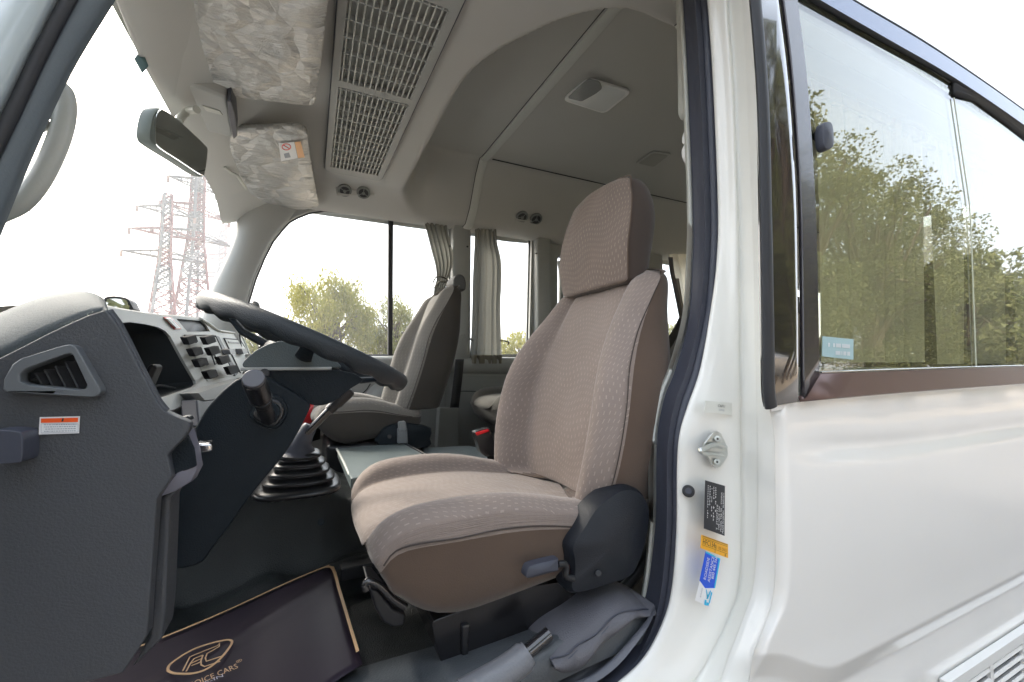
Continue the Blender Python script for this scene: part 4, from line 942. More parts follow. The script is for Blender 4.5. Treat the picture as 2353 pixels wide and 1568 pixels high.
prism('switch_panel', rounded(PF([(424, 771), (489, 771), (502, 779), (544, 858), (540, 862), (478, 877)], .003), .01), (-.006, 0, 0), plastic_lt, da, bev=.002)
tube('panel_groove', PF([(424, 771), (489, 771)], .004), .0022, black_rub, da, n=6)
prism('vent_strip', PF([(496, 771), (504, 774), (548, 858), (541, 865)], .006), (-.006, 0, 0), dash_dk, da, bev=.001)
knob_blk = M('knob_matt_black', (.008, .008, .009), rough=.8, spec=.15)
for (u, v) in ((442, 781), (484, 781), (455, 808), (494, 806), (467, 833), (517, 827), (489, 860), (537, 850)):
    c = P(u, v, pl=(1, 0, .42, FP[3] + .045)); sz = (.010, .050, .030)
    k_ = prism('switch_knob', rounded([P(u + a, v + b, pl=(1, 0, .42, FP[3] + .045)) for a, b in ((-14, -6), (8, -11), (14, 5), (-5, 12))], .004), (-.012, 0, 0), knob_blk, da, bev=.003)
    q = P(u - 14, v + 2, pl=(1, 0, .42, FP[3] + .004)); cyl('knob_stem', q, P(u + 8, v + 4, pl=(1, 0, .42, FP[3] + .036)), .004, black_pl, k_, n=8, bev=0)
tube('small_switch', PF([(487, 818), (493, 816), (499, 834), (494, 838), (487, 818)], .006), .002, dash_dk, da, n=6)
prism('radio_panel', PF([(515, 778), (552, 781), (575, 818), (580, 850), (553, 858)], .003), (-.004, 0, 0), plastic_lt, da, bev=.001)
tube('radio_outline', PF([(553, 858), (515, 778), (552, 781), (575, 818)], .004), .0022, black_rub, da, n=6)
prism('radio_slot', PF([(525, 785), (550, 787), (552, 791), (527, 789)], .006), (-.002, 0, 0), black_pl, da, bev=0)
for (u, v) in ((534, 808), (563, 807)): prism('radio_knob', rounded(PF([(u - 7, v - 5), (u + 4, v - 6), (u + 7, v + 5), (u - 3, v + 7)], .03), .005), (-.025, 0, 0), black_pl, da, bev=.003)
# dash hood behind the face and the lower shelf
hoodf = PF([(243, 705), (300, 716), (376, 726), (463, 734), (497, 759), (545, 767), (560, 780)])
sheet('dash_hood', [hoodf, [p + Vector((-.03, 0, .004)) for p in hoodf], [p + Vector((-.2, 0, -.02)) for p in hoodf], [p + Vector((-.42, 0, -.08)) for p in hoodf]], plastic, da, sm=2)
tube('hood_edge', cr(PF([(460, 733), (480, 745), (500, 759), (520, 763), (548, 767), (558, 776), (575, 818)], .004), 3), .005, plastic_lt, da, n=8)
pillow('cup_tray', PF([(452, 904), (500, 888), (552, 872), (540, 900), (500, 918), (468, 922)], .03), (-.05, 0, 0), plastic, da, bulge=0, sm=1)
prism('cup_tray_front', PF([(454, 918), (468, 922), (500, 918), (540, 900), (530, 960), (460, 980)], .028), (-.03, 0, 0), rubber, da, bev=.004)
prism('lower_face', PF([(340, 960), (366, 928), (400, 944), (453, 916), (460, 990), (400, 1060)], -.02), (-.02, 0, 0), plastic, da, bev=.002)
prism('lower_face_dark', PF([(420, 940), (580, 870), (580, 1060), (400, 1200)], -.10), (-.02, 0, 0), dash_dk, da, bev=.002)
prism('knee_panel', PY([(560, 880), (745, 880), (735, 1010), (560, 1060)], 2.2), (-.02, 0, 0), M('far_dash_grey', (.10, .11, .11), rough=.5), da, bev=0)
box('hood_latch', P(456, 1027, Y=.70), (.035, .03, .012), chrome, da, bev=.004)
prism('small_clip', PY([(416, 958), (432, 956), (440, 966), (420, 970)], .66), (0, .02, 0), black_pl, da, bev=.002)

# ------------------------------------------------------------------ steering column and wheel
sc_ = thing('steering_column', W(-.1, .95, -.5), 'dark steering column shroud with cowl below the wheel', 'steering column')
lp = [(524, 887), (553, 866), (600, 858), (712, 925), (713, 938), (690, 985), (658, 1040), (620, 1085), (571, 1145), (520, 1220), (487, 1262), (462, 1300), (386, 1313), (392, 1200), (400, 1060), (440, 1000), (470, 944), (498, 912)]
prism('column_shroud', rounded(PY(lp, .80), .02), (.0, .24, 0), teal_blk, sc_, bev=.018, seg=4)
uc = [(556, 838), (562, 828), (580, 811), (600, 798), (622, 788), (650, 783), (690, 786), (740, 802), (790, 846), (560, 846)]
ring = []
prism('upper_cowl', rounded(PY(uc, .85), .01), (0, .22, 0), M('cowl_teal_grey', (.075, .095, .10), rough=.42, bump=(420, .6)), sc_, bev=.016, seg=4)
lc = [(553, 851), (770, 849), (815, 858), (838, 874), (818, 886), (800, 897), (785, 912), (768, 923), (745, 932), (723, 933), (690, 922), (628, 898), (590, 888), (560, 866)]
prism('lower_cowl', rounded(PY(lc, .845), .02), (0, .24, 0), teal_blk, sc_, bev=.016, seg=4)
tube('cowl_joint', PY([(553, 849), (650, 848), (762, 847)], .842), .003, plastic, sc_, n=6)
cyl('cowl_screw', P(608, 858, Y=.834), P(608, 858, Y=.85), .008, black_pl, sc_)
esc = cr(PY([(590, 925), (622, 908), (648, 915), (662, 940), (655, 965), (638, 985), (615, 985), (580, 968), (572, 950)], .795), 3, True)
for s_, d_, m_ in ((1, 0, teal_blk), (.8, -.006, black_pl), (.6, -.010, teal_blk)):
    c = sum(esc, Vector()) / len(esc); prism('stalk_surround', [c + (p - c) * s_ + Vector((0, d_, 0)) for p in esc], (0, .02, 0), m_, sc_, bev=.004)
a, b = P(583, 872, Y=.66), P(617, 962, Y=.79); d = b - a
ks = cyl('wiper_stalk', a + d * .0, a + d * .42, .0145, black_pl, sc_, bev=.004, n=24)
cyl('stalk_cap', a - d * .03, a + d * .02, .0135, M('stalk_cap_grey', (.07, .07, .08), rough=.35), ks, n=24)
cyl('stalk_neck', a + d * .42, a + d * .62, .0155, black_pl, ks, r2=.010, n=24)
cyl('stalk_shaft', a + d * .6, b, .011, black_pl, ks, n=20)
sw = thing('steering_wheel', W(0, .95, .04), 'dark grey leather grained steering wheel seen edge on over the column', 'steering wheel')
c0 = W(.005, .955, .045); A_ = W(-.19, .955, .134); B_ = W(.196, .955, -.036)
ex = (B_ - A_).normalized(); rad = .193; ey = Vector((0, 1, 0)); ez = ex.cross(ey)
rim = []; nR = 150; nr = 16; V = []
for i in range(nR):
    a = 2 * math.pi * i / nR; rdir = ex * math.cos(a) + ey * math.sin(a)
    scal = abs(math.sin(i * math.pi * 20 / nR)); front = .5 + .5 * math.cos(a - math.pi); g = 1 if i % 1 == 0 else 1
    for k in range(nr):
        q = 2 * math.pi * k / nr; under = max(0, -math.sin(q))
        r_ = .0150 + .0058 * scal * under
        V.append(c0 + rdir * (rad + math.cos(q) * .0125) + ez * (math.sin(q) * r_))
Fc = [(i * nr + k, i * nr + (k + 1) % nr, ((i + 1) % nR) * nr + (k + 1) % nr, ((i + 1) % nR) * nr + k) for i in range(nR) for k in range(nr)]
mk('rim', V, Fc, wheel_m, sw, ang=0)
hubc = c0 - ez * .035
pillow('hub_pad', disc(hubc + ez * .012, ez, .075, 24), -ez * .035, teal_blk, sw, bulge=.006, sm=0)
for a in (R(20), R(160), R(270)):
    rd_ = ex * math.cos(a) + ey * math.sin(a); tube('spoke', [hubc + rd_ * .05, hubc + rd_ * .13 + ez * .008, c0 + rd_ * (rad - .008)], [.018, .014, .010], teal_blk, sw, flat=.5, up=ez)

# ------------------------------------------------------------------ gear lever
gl = thing('gear_lever', P(685, 1112, Y=1.22), 'black gear lever with ribbed rubber bellows on the tunnel', 'gear lever')
tube('grip', cr(PY([(756, 944), (775, 925), (795, 905), (803, 893)], 1.16), 4), [.013] * 4 + [.016] * 4 + [.017] * 3 + [.013, .006], black_pl, gl, n=14)
tube('shaft', PY([(764, 936), (700, 1000)], 1.17), .0095, M('shaft_black', (.01, .01, .012), rough=.15, coat=.8), gl, n=14)
tube('boot_cone', cr(PY([(714, 978), (700, 1000), (688, 1022), (684, 1044)], 1.18), 4), [.015, .017, .018, .019, .021, .023, .025, .029, .033, .036, .038, .042, .05], rubber, gl, n=18)
rg = []
layers = [(684, 1034, 36, .045)]
for v0_, w_ in ((1042, 46), (1058, 54), (1075, 63), (1092, 73)): layers += [(688, v0_, w_, w_ * .00115), (688, v0_ + 6, w_ + 1, w_ * .00118), (688, v0_ + 7, w_ - 13, w_ * .0009), (688, v0_ + 12, w_ - 12, w_ * .0009)]
layers += [(686, 1106, 84, .10), (685, 1112, 88, .105), (684, 1130, 92, .11)]
for k, (u, v, w, ry) in enumerate(layers):
    c = P(u, v, Y=1.19); rx = w * 1.08 / 987
    rg.append([c + Vector((math.copysign(abs(math.cos(a)) ** .55, math.cos(a)) * rx, math.copysign(abs(math.sin(a)) ** .55, math.sin(a)) * ry, 0)) for a in [2 * math.pi * i / 32 for i in range(32)]])
ring_loft('bellows', rg, M('bellows_black', (.012, .013, .015), rough=.3, spec=.5), gl, sub=1, ang=0)

# ------------------------------------------------------------------ hand brake with leather boot and its trim
hb = thing('handbrake', P(1300, 1500, Y=.68), 'grey hand brake lever with stitched leather boot beside the driver seat', 'hand brake')
spine = [((1352, 1366), (1250, 1478)), ]
topc = [(1228, 1462), (1262, 1436), (1300, 1404), (1350, 1370), (1400, 1354), (1440, 1354), (1470, 1366), (1486, 1384)]
botc = [(1256, 1524), (1290, 1552), (1330, 1520), (1370, 1480), (1410, 1444), (1445, 1412), (1472, 1390), (1488, 1386)]
T1, B1 = cr(PY(topc, .74), 4), cr(PY(botc, .70), 4)
rows = []
for t, out in ((0, .05), (0, 0), (.12, -.030), (.3, -.045), (.5, -.050), (.7, -.040), (.88, -.022), (1, 0), (1, .05)):
    rows.append([a.lerp(b, t) + Vector((0, out + .003 * math.sin(k * .9 + t * 5), .004 * math.sin(k * .5))) for k, (a, b) in enumerate(zip(T1, B1))])
sheet('leather_boot', rows, leather, hb, sm=2, ang=0, thick=.003)
st_ = [rows[3][k] + Vector((0, -.004, .0)) for k in range(0, len(T1))]
tube('stitch_seam', cr(st_, 2), .0016, rubber, hb, n=6); tube('stitch_seam', cr([p + Vector((0, -.002, -.007)) for p in st_], 2), .0012, rubber, hb, n=6)
tube('brake_rod', PY([(1262, 1456), (1236, 1478), (1196, 1512)], .70), .0125, M('rod_black', (.015, .015, .018), rough=.12, coat=1), hb, n=18)
tube('grip', cr(PY([(1214, 1500), (1190, 1522), (1140, 1556), (1060, 1600)], .60), 4), [.017] * 2 + [.0205] * 11, M('grip_grey', (.15, .155, .17), rough=.35, bump=(400, .3)), hb, n=18)
rw = []
Aa = PY([(1150, 1600), (1240, 1545), (1290, 1552), (1350, 1510), (1420, 1450), (1475, 1405), (1500, 1385)], .72)
Bb = PY([(1240, 1640), (1310, 1600), (1370, 1568), (1420, 1530), (1462, 1480), (1490, 1440), (1506, 1405)], .66)
for t, h in ((0, -.03), (.15, 0), (.35, -.012), (.6, -.008), (.8, .008), (1, 0)):
    rw.append([a.lerp(b, t) + Vector((0, 0, h)) for a, b in zip(Aa, Bb)])
sheet('brake_trim', rw, M('trim_blue_grey', (.10, .105, .125), rough=.4, bump=(300, .3)), hb, sm=3, ang=0)
# door sill / floor trim along the opening
tr = []
for (x0, y0, z0) in ((-.3, .68, -.56), (-.3, .685, -.52), (-.3, .71, -.505), (-.3, .76, -.515), (-.3, .84, -.535)):
    tr.append([W(x, y0 + .0 * x, z0 + .02 * sstep(.2, .6, x) + nz(x, y0, 7, .006)) for x in [-.9 + .08 * i for i in range(20)]])
sheet('door_sill', tr, vinyl_gr, bus, sm=2, ang=0)

# ------------------------------------------------------------------ floor mat
ZM = -.505
fm_ = thing('floor_mat', P(600, 1450, Z=ZM), 'dark floor mat sheet with gold border and gold dealer emblem on the cab floor', 'floor mat')
cA, cB = P(382, 1462, Z=ZM), P(765, 1299, Z=ZM); cD = P(845, 1568, Z=ZM)
axm = (cB - cA).normalized(); aym = Vector((0, 0, 1)).cross(axm); L_ = (cB - cA).length
base = cB - axm * .60; Hm = .42; cor = [base, cB, cB + (cD - cB).normalized() * Hm, base + (cD - cB).normalized() * Hm]
dnm = (cD - cB).normalized()
rows = []
for j in range(24):
    rows.append([base + axm * .60 * i / 30 + dnm * Hm * j / 23 + Vector((0, 0, .006 * math.exp(-((j / 23 - .55 + .012 * i) / .06) ** 2) + .003 * math.sin(i * .3))) for i in range(31)])
sheet('sheet', rows, mat_m, fm_, ang=0, thick=.0015)
def mp_(a, b, dz=.0035):   # metres back from the corner cB along the top edge, and down the side edge
    i = (.60 - a) / .60 * 30; t = b / Hm
    return cB - axm * a + dnm * b + Vector((0, 0, .006 * math.exp(-((t - .55 + .012 * i) / .06) ** 2) + .003 * math.sin(i * .3) + dz))
br_ = []
inn = [(.60, .006), (.04, .006), (.022, .008), (.011, .018), (.008, .035), (.006, .42)]
out = [(.60, 0), (.04, 0), (.02, 0), (0, 0), (0, .035), (0, .42)]
V = [mp_(*p) for p in inn] + [mp_(*p) for p in out]
big_i, big_o = [], []
for k in range(len(inn) - 1):
    for t in range(12):
        big_i.append(mp_(lerp(inn[k][0], inn[k + 1][0], t / 12), lerp(inn[k][1], inn[k + 1][1], t / 12))); big_o.append(mp_(lerp(out[k][0], out[k + 1][0], t / 12), lerp(out[k][1], out[k + 1][1], t / 12)))
sheet('gold_border', [big_i, big_o], tan_m, fm_)
def onmat(l, dz=.004): return [P(u, v, Z=ZM + dz + .002) for u, v in l]
ov = onmat([(386, 1538), (392, 1526), (420, 1506), (450, 1490), (490, 1477), (520, 1471), (532, 1473), (531, 1482), (515, 1504), (495, 1524), (470, 1540), (440, 1548), (405, 1548), (390, 1544)])
tube('emblem_outline', cr(ov, 4, True) + [ov[0]], .0022, tan_m, fm_, n=6, flat=.4)
for l in ([(420, 1542), (430, 1522), (436, 1510), (450, 1504), (500, 1484)], [(428, 1543), (438, 1524), (446, 1514), (460, 1508), (466, 1506)], [(436, 1526), (462, 1514), (460, 1522), (440, 1530)], [(466, 1506), (462, 1518), (462, 1528), (470, 1532), (506, 1520)], [(500, 1484), (504, 1478), (504, 1486), (476, 1502), (472, 1512), (474, 1520), (510, 1508)]):
    tube('emblem_letter', onmat(l), .0013, tan_m, fm_, n=6, flat=.4)
o1 = P(547, 1535, Z=ZM + .006); o0 = P(445, 1578, Z=ZM + .006); ax = (o1 - o0); ayt = (Vector((0, 0, 1)).cross(ax)).normalized()
if ayt.dot(dnm) > 0: ayt = -ayt
tw = ax.length * 12 / 9.5
text('lettering', 'CHOICE CARS', o1 - ax.normalized() * tw, ax, ayt, .021, tan_m, fm_, w=tw)
text('lettering', '\u00ae', o1 + ayt * .014 + ax.normalized() * .001, ax, ayt, .012, tan_m, fm_)
o2 = P(513, 1555, Z=ZM + .006); text('lettering', 'TRADE-IN', o2 - ax.normalized() * .062, ax, ayt, .011, M('pale_print', (.5, .5, .6)), fm_, w=.062)
# ------------------------------------------------------------------ roof air outlet grille
ag = thing('ceiling_air_grille', W(.18, 1.5, .94), 'long slatted air outlet grille in the front ceiling running across the cab', 'air vent')
ZG = .935
g4 = [P(760, 387, Z=ZG), P(868, 403, Z=ZG), P(1040, 0, Z=ZG), P(800, 0, Z=ZG)]
xa, xb_ = .025, .300; y1 = g4[0].y; y0 = .72
xL = lambda y: lerp(g4[3].x, g4[0].x, (y - g4[3].y) / (y1 - g4[3].y)); xR = lambda y: lerp(g4[2].x, g4[1].x, (y - g4[2].y) / (y1 - g4[2].y))
def G(s, y, dz=0): return W(lerp(xL(y), xR(y), s), y, ZG + dz)
def Y_at(v, u=820): return P(u, v, Z=ZG).y
panels = [(y0, .98), (Y_at(-14, 930), Y_at(208, 860)), (Y_at(222, 860), y1 - .012)]
pl_out = [G(-.10, y0 - .05), G(1.12, y0 - .05), G(1.13, y1 + .02), G(1.07, y1 + .05), G(-.07, y1 + .045), G(-.12, y1 + .015)]
plate('frame', pl_out, [[G(0, a), G(1, a), G(1, b), G(0, b)] for a, b in panels], (0, 0, .012), plastic, ag, bev=.003)
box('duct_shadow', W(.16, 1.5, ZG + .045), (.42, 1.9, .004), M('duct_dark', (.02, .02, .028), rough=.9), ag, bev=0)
tube('frame_gap', [p + Vector((0, 0, .004)) for p in pl_out[1:]] + [pl_out[0] + Vector((0, 0, .004))], .003, rubber, ag, n=6)
NB = 13
for (a, b) in panels:
    for k in range(NB):
        s = (k + .5) / NB; p, q = G(s, a, .012), G(s, b, .012)
        d = q - p; c = (p + q) / 2; v_, f_ = g_box((0, 0, 0), (.0042, d.length, .026), Matrix.Rotation(-math.atan2(d.x, d.y), 3, 'Z') @ Matrix.Rotation(R(14), 3, 'Y'))
        mk('slat', [x + c for x in v_], f_, plastic_lt, ag, smooth=False)
    n = max(2, round((b - a) / .0655))
    for k in range(n + 1):
        y = lerp(a + .004, b - .004, k / n); p, q = G(-.03, y, -.001), G(1.03, y, -.001)
        prism('cross_bar', [p, q, q + Vector((0, .005, 0)), p + Vector((0, .005, 0))], (0, 0, .016), plastic, ag, bev=.001)
# small round air nozzles in pairs
def nozzle_pair(uvs, Y, label, frame):
    y_ = 1.8                                   # walk along the sight line until it meets the lining
    while y_ < 2.49:
        p = P(*uvs[0], Y=y_)
        if p.z - CAMZ >= liner_z(p.x, y_) - .004: break
        y_ += .004
    Y = y_ - .012
    t = thing('air_nozzle_pair', P(*uvs[0], Y=Y), label, 'air nozzle', 'round air nozzles above the far windows')
    q = PY(frame, Y + .004); prism('base_plate', rounded(q, .01), (0, .01, .004), liner, t, bev=.002)
    for (u, v) in uvs:
        c = P(u, v, Y=Y); nrm = Vector((0, -.62, -.78)).normalized(); rr = 15 * (c - CAM).dot(CROT @ Vector((0, 0, -1))) / FPX
        a = nrm.orthogonal().normalized(); b = nrm.cross(a)
        n_ = cyl('nozzle', c - nrm * .004, c + nrm * .010, rr, metal_g, t, n=24, bev=.002)
        cyl('nozzle_core', c + nrm * .0075, c + nrm * .0115, rr * .72, black_pl, n_, n=20, bev=.001)
        for k in range(3):
            an = k * 2.09 + u; dd = a * math.cos(an) + b * math.sin(an); tube('nozzle_fin', [c + nrm * .012, c + nrm * .012 + dd * rr * .8], .0022, metal_g, n_, n=6)
        cyl('nozzle_hub', c + nrm * .010, c + nrm * .015, rr * .24, metal_g, n_, n=12, bev=.001)
metal_g = M('nozzle_grey', (.20, .21, .20), rough=.35, metal=.3)
nozzle_pair([(792, 437), (835, 442)], 2.30, 'pair of round air nozzles above the passenger door window', [(770, 427), (858, 436), (862, 449), (774, 450)])
nozzle_pair([(1199, 498), (1231, 503)], 2.44, 'pair of round air nozzles above the curtained second window', [(1184, 489), (1246, 496), (1250, 510), (1186, 509)])

# ------------------------------------------------------------------ sun visors, overhead box, mirror
def visor(outline, Z, label, extra=None):
    v = thing('sun_visor', sum(PZ(outline, Z), Vector()) / len(outline), label, 'sun visor', 'film wrapped sun visors')
    o = rounded(PZ(outline, Z), .03); o = arc(o + [o[0]], 260)[:-1]; c = sum(o, Vector()) / len(o); rg = []
    n = 64; ba = (P(outline[4][0], outline[4][1], Z=Z) - P(outline[2][0], outline[2][1], Z=Z)).normalized()
    rg.append([p + Vector((0, 0, .022)) for p in o])
    for i in range(n):
        t = i / n; row = []
        for p in o:
            q = c + (p - c) * lerp(1, .01, t); e = min(1, t * 7)
            h = .012 * math.sin(min(t * 3, 1) * math.pi / 2)
            w = q + Vector((.03, .03, .0)) * noise.noise(q * 9)
            r1 = 1 - abs(noise.noise(Vector((w.x * 11, w.y * 85, 3)))) * 2; r2 = 1 - abs(noise.noise(w * 22 + Vector((7, 0, 0)))) * 2.2; r3_ = 1 - abs(noise.noise(Vector((w.x * 60, w.y * 38, 9)))) * 2
            msk = .35 + .65 * sstep(-.15, .25, noise.noise(q * 6 + Vector((0, 4, 0))))
            row.append(q - Vector((0, 0, h + e * msk * (.0020 * max(r1, 0) ** 2 + .0012 * max(r2, 0) ** 3 + .0004 * max(r3_, 0)))))
        rg.append(row)
    ring_loft('panel', rg, wrap, v, ang=0)
    return v
v1 = visor([(425, -60), (424, 40), (427, 118), (447, 212), (600, 231), (722, 245), (738, 140), (760, -60)], .845, 'larger film wrapped sun visor at the top edge, above the overhead box')
prism('bare_corner', PZ([(430, -60), (464, -60), (470, 90), (482, 146), (452, 128), (428, 112)], .838), (0, 0, .006), plastic, v1, bev=.002)
v2 = visor([(467, 302), (540, 300), (690, 296), (706, 308), (712, 360), (733, 474), (640, 499), (596, 492), (564, 436), (520, 372)], .835, 'smaller film wrapped sun visor beyond the mirror, with warning sticker')
wsq = PZ([(640, 330), (676, 327), (684, 364), (646, 371)], .8165)
s_ = prism('visor_sticker', wsq, (0, 0, .001), stk_white, v2, bev=0, smooth=False)
prism('sticker_band', PZ([(677, 327), (691, 326), (700, 362), (685, 364)], .8164), (0, 0, .001), M('faded_orange', (.8, .45, .22)), v2, bev=0, smooth=False)
tube('prohibition_ring', PZ([(658 + 10 * math.cos(a * .4), 338 + 7 * math.sin(a * .4)) for a in range(17)], .8155), .0018, M('faded_red', (.75, .16, .14)), v2, n=6)
tube('prohibition_bar', PZ([(651, 334), (665, 342)], .8155), .0018, M('faded_red2', (.75, .16, .14)), v2, n=6)
prism('drawing', PZ([(652, 354), (664, 351), (668, 362), (655, 364)], .8158), (0, 0, .0005), ink_gr, s_, bev=0)
def clip(pts, Z, label):
    t = thing('visor_clip', P(*pts[0], Z=Z), label, 'clip', 'sun visor clips'); tube('hook', cr(PZ(pts, Z), 4), .006, plastic_lt, t, flat=.8)
    c = P(*pts[0], Z=Z + .01); cyl('mount', c, c + Vector((0, 0, .02)), .016, plastic, t, n=16)
clip([(412, 6), (420, 30), (424, 52), (430, 66), (434, 60)], .83, 'visor clip at the top edge beside the larger visor')
clip([(516, 384), (530, 396), (545, 404), (556, 420), (566, 434)], .80, 'visor clip beside the smaller far visor')
ob = thing('overhead_box', P(480, 250, Z=.80), 'grey overhead box between the visors carrying the mirror arm', 'overhead box')
oq = PZ([(424, 198), (440, 195), (520, 226), (538, 312), (528, 318), (468, 300), (448, 268), (430, 240)], .80)
prism('housing', rounded(oq, .012), (0, 0, .075), plastic, ob, bev=.010, seg=3)
prism('end_cap', PZ([(530, 232), (540, 262), (545, 314), (536, 322), (527, 280), (522, 236)], .79), (0, 0, .07), rubber, ob, bev=.003)
prism('lid_line', PZ([(465, 244), (505, 256), (512, 266), (474, 256)], .797), (0, 0, .004), plastic_lt, ob, bev=.001)
mi = thing('rear_view_mirror', P(410, 325, Y=1.5), 'wide interior rear view mirror hanging from the overhead box', 'mirror')
mo = [(349, 262), (362, 249), (380, 252), (420, 282), (474, 334), (480, 348), (473, 398), (463, 404), (410, 370), (353, 334), (341, 318), (341, 296)]
YM = 1.48
MN = Vector((.85, -.5, -.1)); MD = MN.dot(P(410, 325, Y=YM))
mo3 = [P(u, v, pl=(*MN, MD)) for u, v in mo]
pillow('housing', cr(mo3, 3, True), (-.028, .012, 0), M('mirror_housing', (.14, .17, .16), rough=.4), mi, bulge=.004, sm=0)
mg = [P(u, v, pl=(*MN, MD + .0045)) for u, v in [(364, 258), (378, 254), (420, 285), (471, 336), (477, 349), (471, 395), (462, 401), (410, 367), (366, 338), (358, 320), (358, 276)]]
cg = sum(mg, Vector()) / len(mg)
prism('mirror_glass', cr(mg, 3, True), (-.005, .003, 0), mirror_m, mi, bev=0, smooth=False)
tube('mirror_arm', cr([P(410, 280, Y=YM + .02), P(418, 268, Y=YM + .05), P(432, 256, Y=YM + .06), P(452, 252, Y=YM + .02)], 4), .011, plastic_lt, mi, n=12)

# ------------------------------------------------------------------ curtains, belts, wall fittings
def curtain(name, rows, Y, mat, folds, amp, label, cat='curtain', tie=None, hem=None, seed=0, grp='window curtains'):
    t = thing(name, P(rows[-1][1], rows[-1][0], Y=Y), label, cat, grp); out = []; n = folds * 10; rs = random.Random(seed)
    ph = [rs.uniform(-.5, .5) for _ in range(folds + 2)]
    L_ = cr([P(a, v, Y=Y) for v, a, b in rows], 5); R_ = cr([P(b, v, Y=Y) for v, a, b in rows], 5)
    for j, (a, b) in enumerate(zip(L_, R_)):
        r_ = []
        for i in range(n + 1):
            s = i / n; f = s * folds; w = ph[int(f)] * (1 - (f % 1)) + ph[int(f) + 1] * (f % 1)
            off = amp * math.sin(2 * math.pi * f + w * 2 + .5 * math.sin(j * .12 + i)) * (.7 + .6 * w)
            ss = s + .25 / folds * math.sin(2 * math.pi * f + 1.2 + j * .03) * math.sin(math.pi * s)
            p = a.lerp(b, ss); r_.append(p + Vector((0, off, 0)))
        out.append(r_)
    sheet('cloth', out, mat, t, ang=0)
    if hem:
        k = int(len(out) * hem); sheet('hem', [[p + Vector((0, -.002, 0)) for p in r] for r in out[k:]], M('hem_dark', (.20, .18, .14), rough=.9), t, ang=0)
    if tie:
        for pts in tie: tube('tieback', cr([P(u, v, Y=Y - .02) for u, v in pts], 4), .010, M('tieback_grey', (.13, .12, .10), rough=.9), t, flat=.4, n=8)
    return t
curtain('curtain', [(508, 974, 1026), (540, 982, 1030), (580, 992, 1040), (610, 1000, 1040), (640, 1003, 1030), (660, 998, 1024), (678, 996, 1010)], YF - .03, curtain_m, 5, .012, 'grey curtain gathered and tied at the rear edge of the passenger window', tie=[[(995, 650), (1004, 636), (1024, 640), (1032, 652)], [(998, 662), (1010, 648), (1030, 650)]], seed=1)
curtain('curtain', [(526, 1093, 1140), (560, 1092, 1143), (600, 1090, 1152), (650, 1088, 1153), (700, 1087, 1151), (760, 1085, 1152), (800, 1082, 1153), (836, 1079, 1154)], YF - .05, curtain_m, 5, .014, 'straight grey curtain hanging down the middle window with dark hem', hem=.90, tie=[[(1150, 783), (1168, 786), (1167, 792)], [(1080, 778), (1086, 784)]], seed=2)
tube('curtain_rail', PY([(960, 506), (1030, 514)], YF - .03), .004, plastic_lt, bus, n=6); tube('curtain_rail', PY([(1088, 524), (1218, 540)], YF - .04), .004, plastic_lt, bus, n=6)
curtain('curtain', [(584, 1534, 1640), (640, 1548, 1640), (700, 1556, 1640), (760, 1566, 1640), (815, 1572, 1640)], 2.36, curtain_back, 6, .014, 'pale curtain glimpsed between the driver seat and the door seal', seed=3)
# curtains behind the tinted side window
YC = .70
curtain('curtain', [(80, 1850, 2112), (240, 1868, 2114), (430, 1880, 2118), (640, 1884, 2119), (833, 1886, 2120)], YC, curtain_lt, 9, .012, 'broad pale curtain behind the front part of the tinted side window', seed=4)
curtain('curtain', [(260, 2130, 2205), (430, 2142, 2208), (640, 2152, 2212), (837, 2160, 2212)], YC, curtain_lt, 4, .012, 'narrow pale curtain beside the sash edge of the tinted side window', seed=5)
curtain('curtain', [(330, 2238, 2300), (500, 2240, 2302), (700, 2241, 2306), (836, 2242, 2308)], YC, curtain_lt, 4, .012, 'pale curtain right of the sash edge of the tinted side window', seed=6)
cyl('curtain_pole', W(1.0, YC, .78), W(4.6, YC, .78), .008, plastic_lt, bus)
sb = thing('seat_belt', P(1545, 640, Y=1.0), 'brown seat belt webbing hanging beside the door seal behind the driver seat', 'seat belt')
def strap(name, pts, Y, wd, mat, par):
    a = cr(PY(pts, Y), 4); b = cr(PY([(u + wd, v) for u, v in pts], Y + .01), 4); return sheet(name, [a, b], mat, par, thick=.002)
web = M('brown_webbing', (.07, .055, .05), rough=.8, bump=(700, .5))
strap('webbing', [(1537, 591), (1540, 622), (1548, 660), (1560, 720), (1572, 780), (1577, 830)], .95, 9, web, sb)
strap('webbing', [(1550, 640), (1560, 700), (1568, 740)], .98, 10, M('tan_webbing', (.2, .16, .13), rough=.8), sb)
strap('webbing', [(1574, 770), (1568, 830), (1552, 880), (1536, 930), (1524, 990), (1522, 1050)], .84, 14, web, sb)
bh = thing('belt_anchor', P(1590, 320, Y=.74), 'white plastic seat belt height anchor on the door pillar trim', 'belt anchor')
prism('slide', rounded(PY([(1573, -40), (1592, -40), (1598, 150), (1600, 268), (1587, 266), (1579, 250), (1577, 120)], .735), .01), (0, .03, 0), plastic_lt, bh, bev=.006)
pillow('loop_upper', PY([(1584, 300), (1592, 287), (1600, 290), (1600, 322), (1587, 326), (1582, 316)], .73), (0, .02, 0), white_pl, bh, bulge=.004, sm=2)
pillow('loop_lower', PY([(1582, 335), (1590, 322), (1600, 326), (1600, 372), (1590, 370), (1582, 352)], .728), (0, .02, 0), white_pl, bh, bulge=.004, sm=2)
sb2 = thing('seat_belt', P(1044, 930, Y=2.40), 'black seat belt dropping down the wall behind the passenger seat', 'seat belt')
strap('webbing', [(1046, 826), (1042, 870), (1034, 937)], 2.40, 20, black_rub, sb2)
prism('retractor_cover', rounded(PY([(1010, 938), (1056, 938), (1054, 1030), (1004, 1030)], 2.38), .01), (0, .06, 0), wallp, sb2, bev=.006)
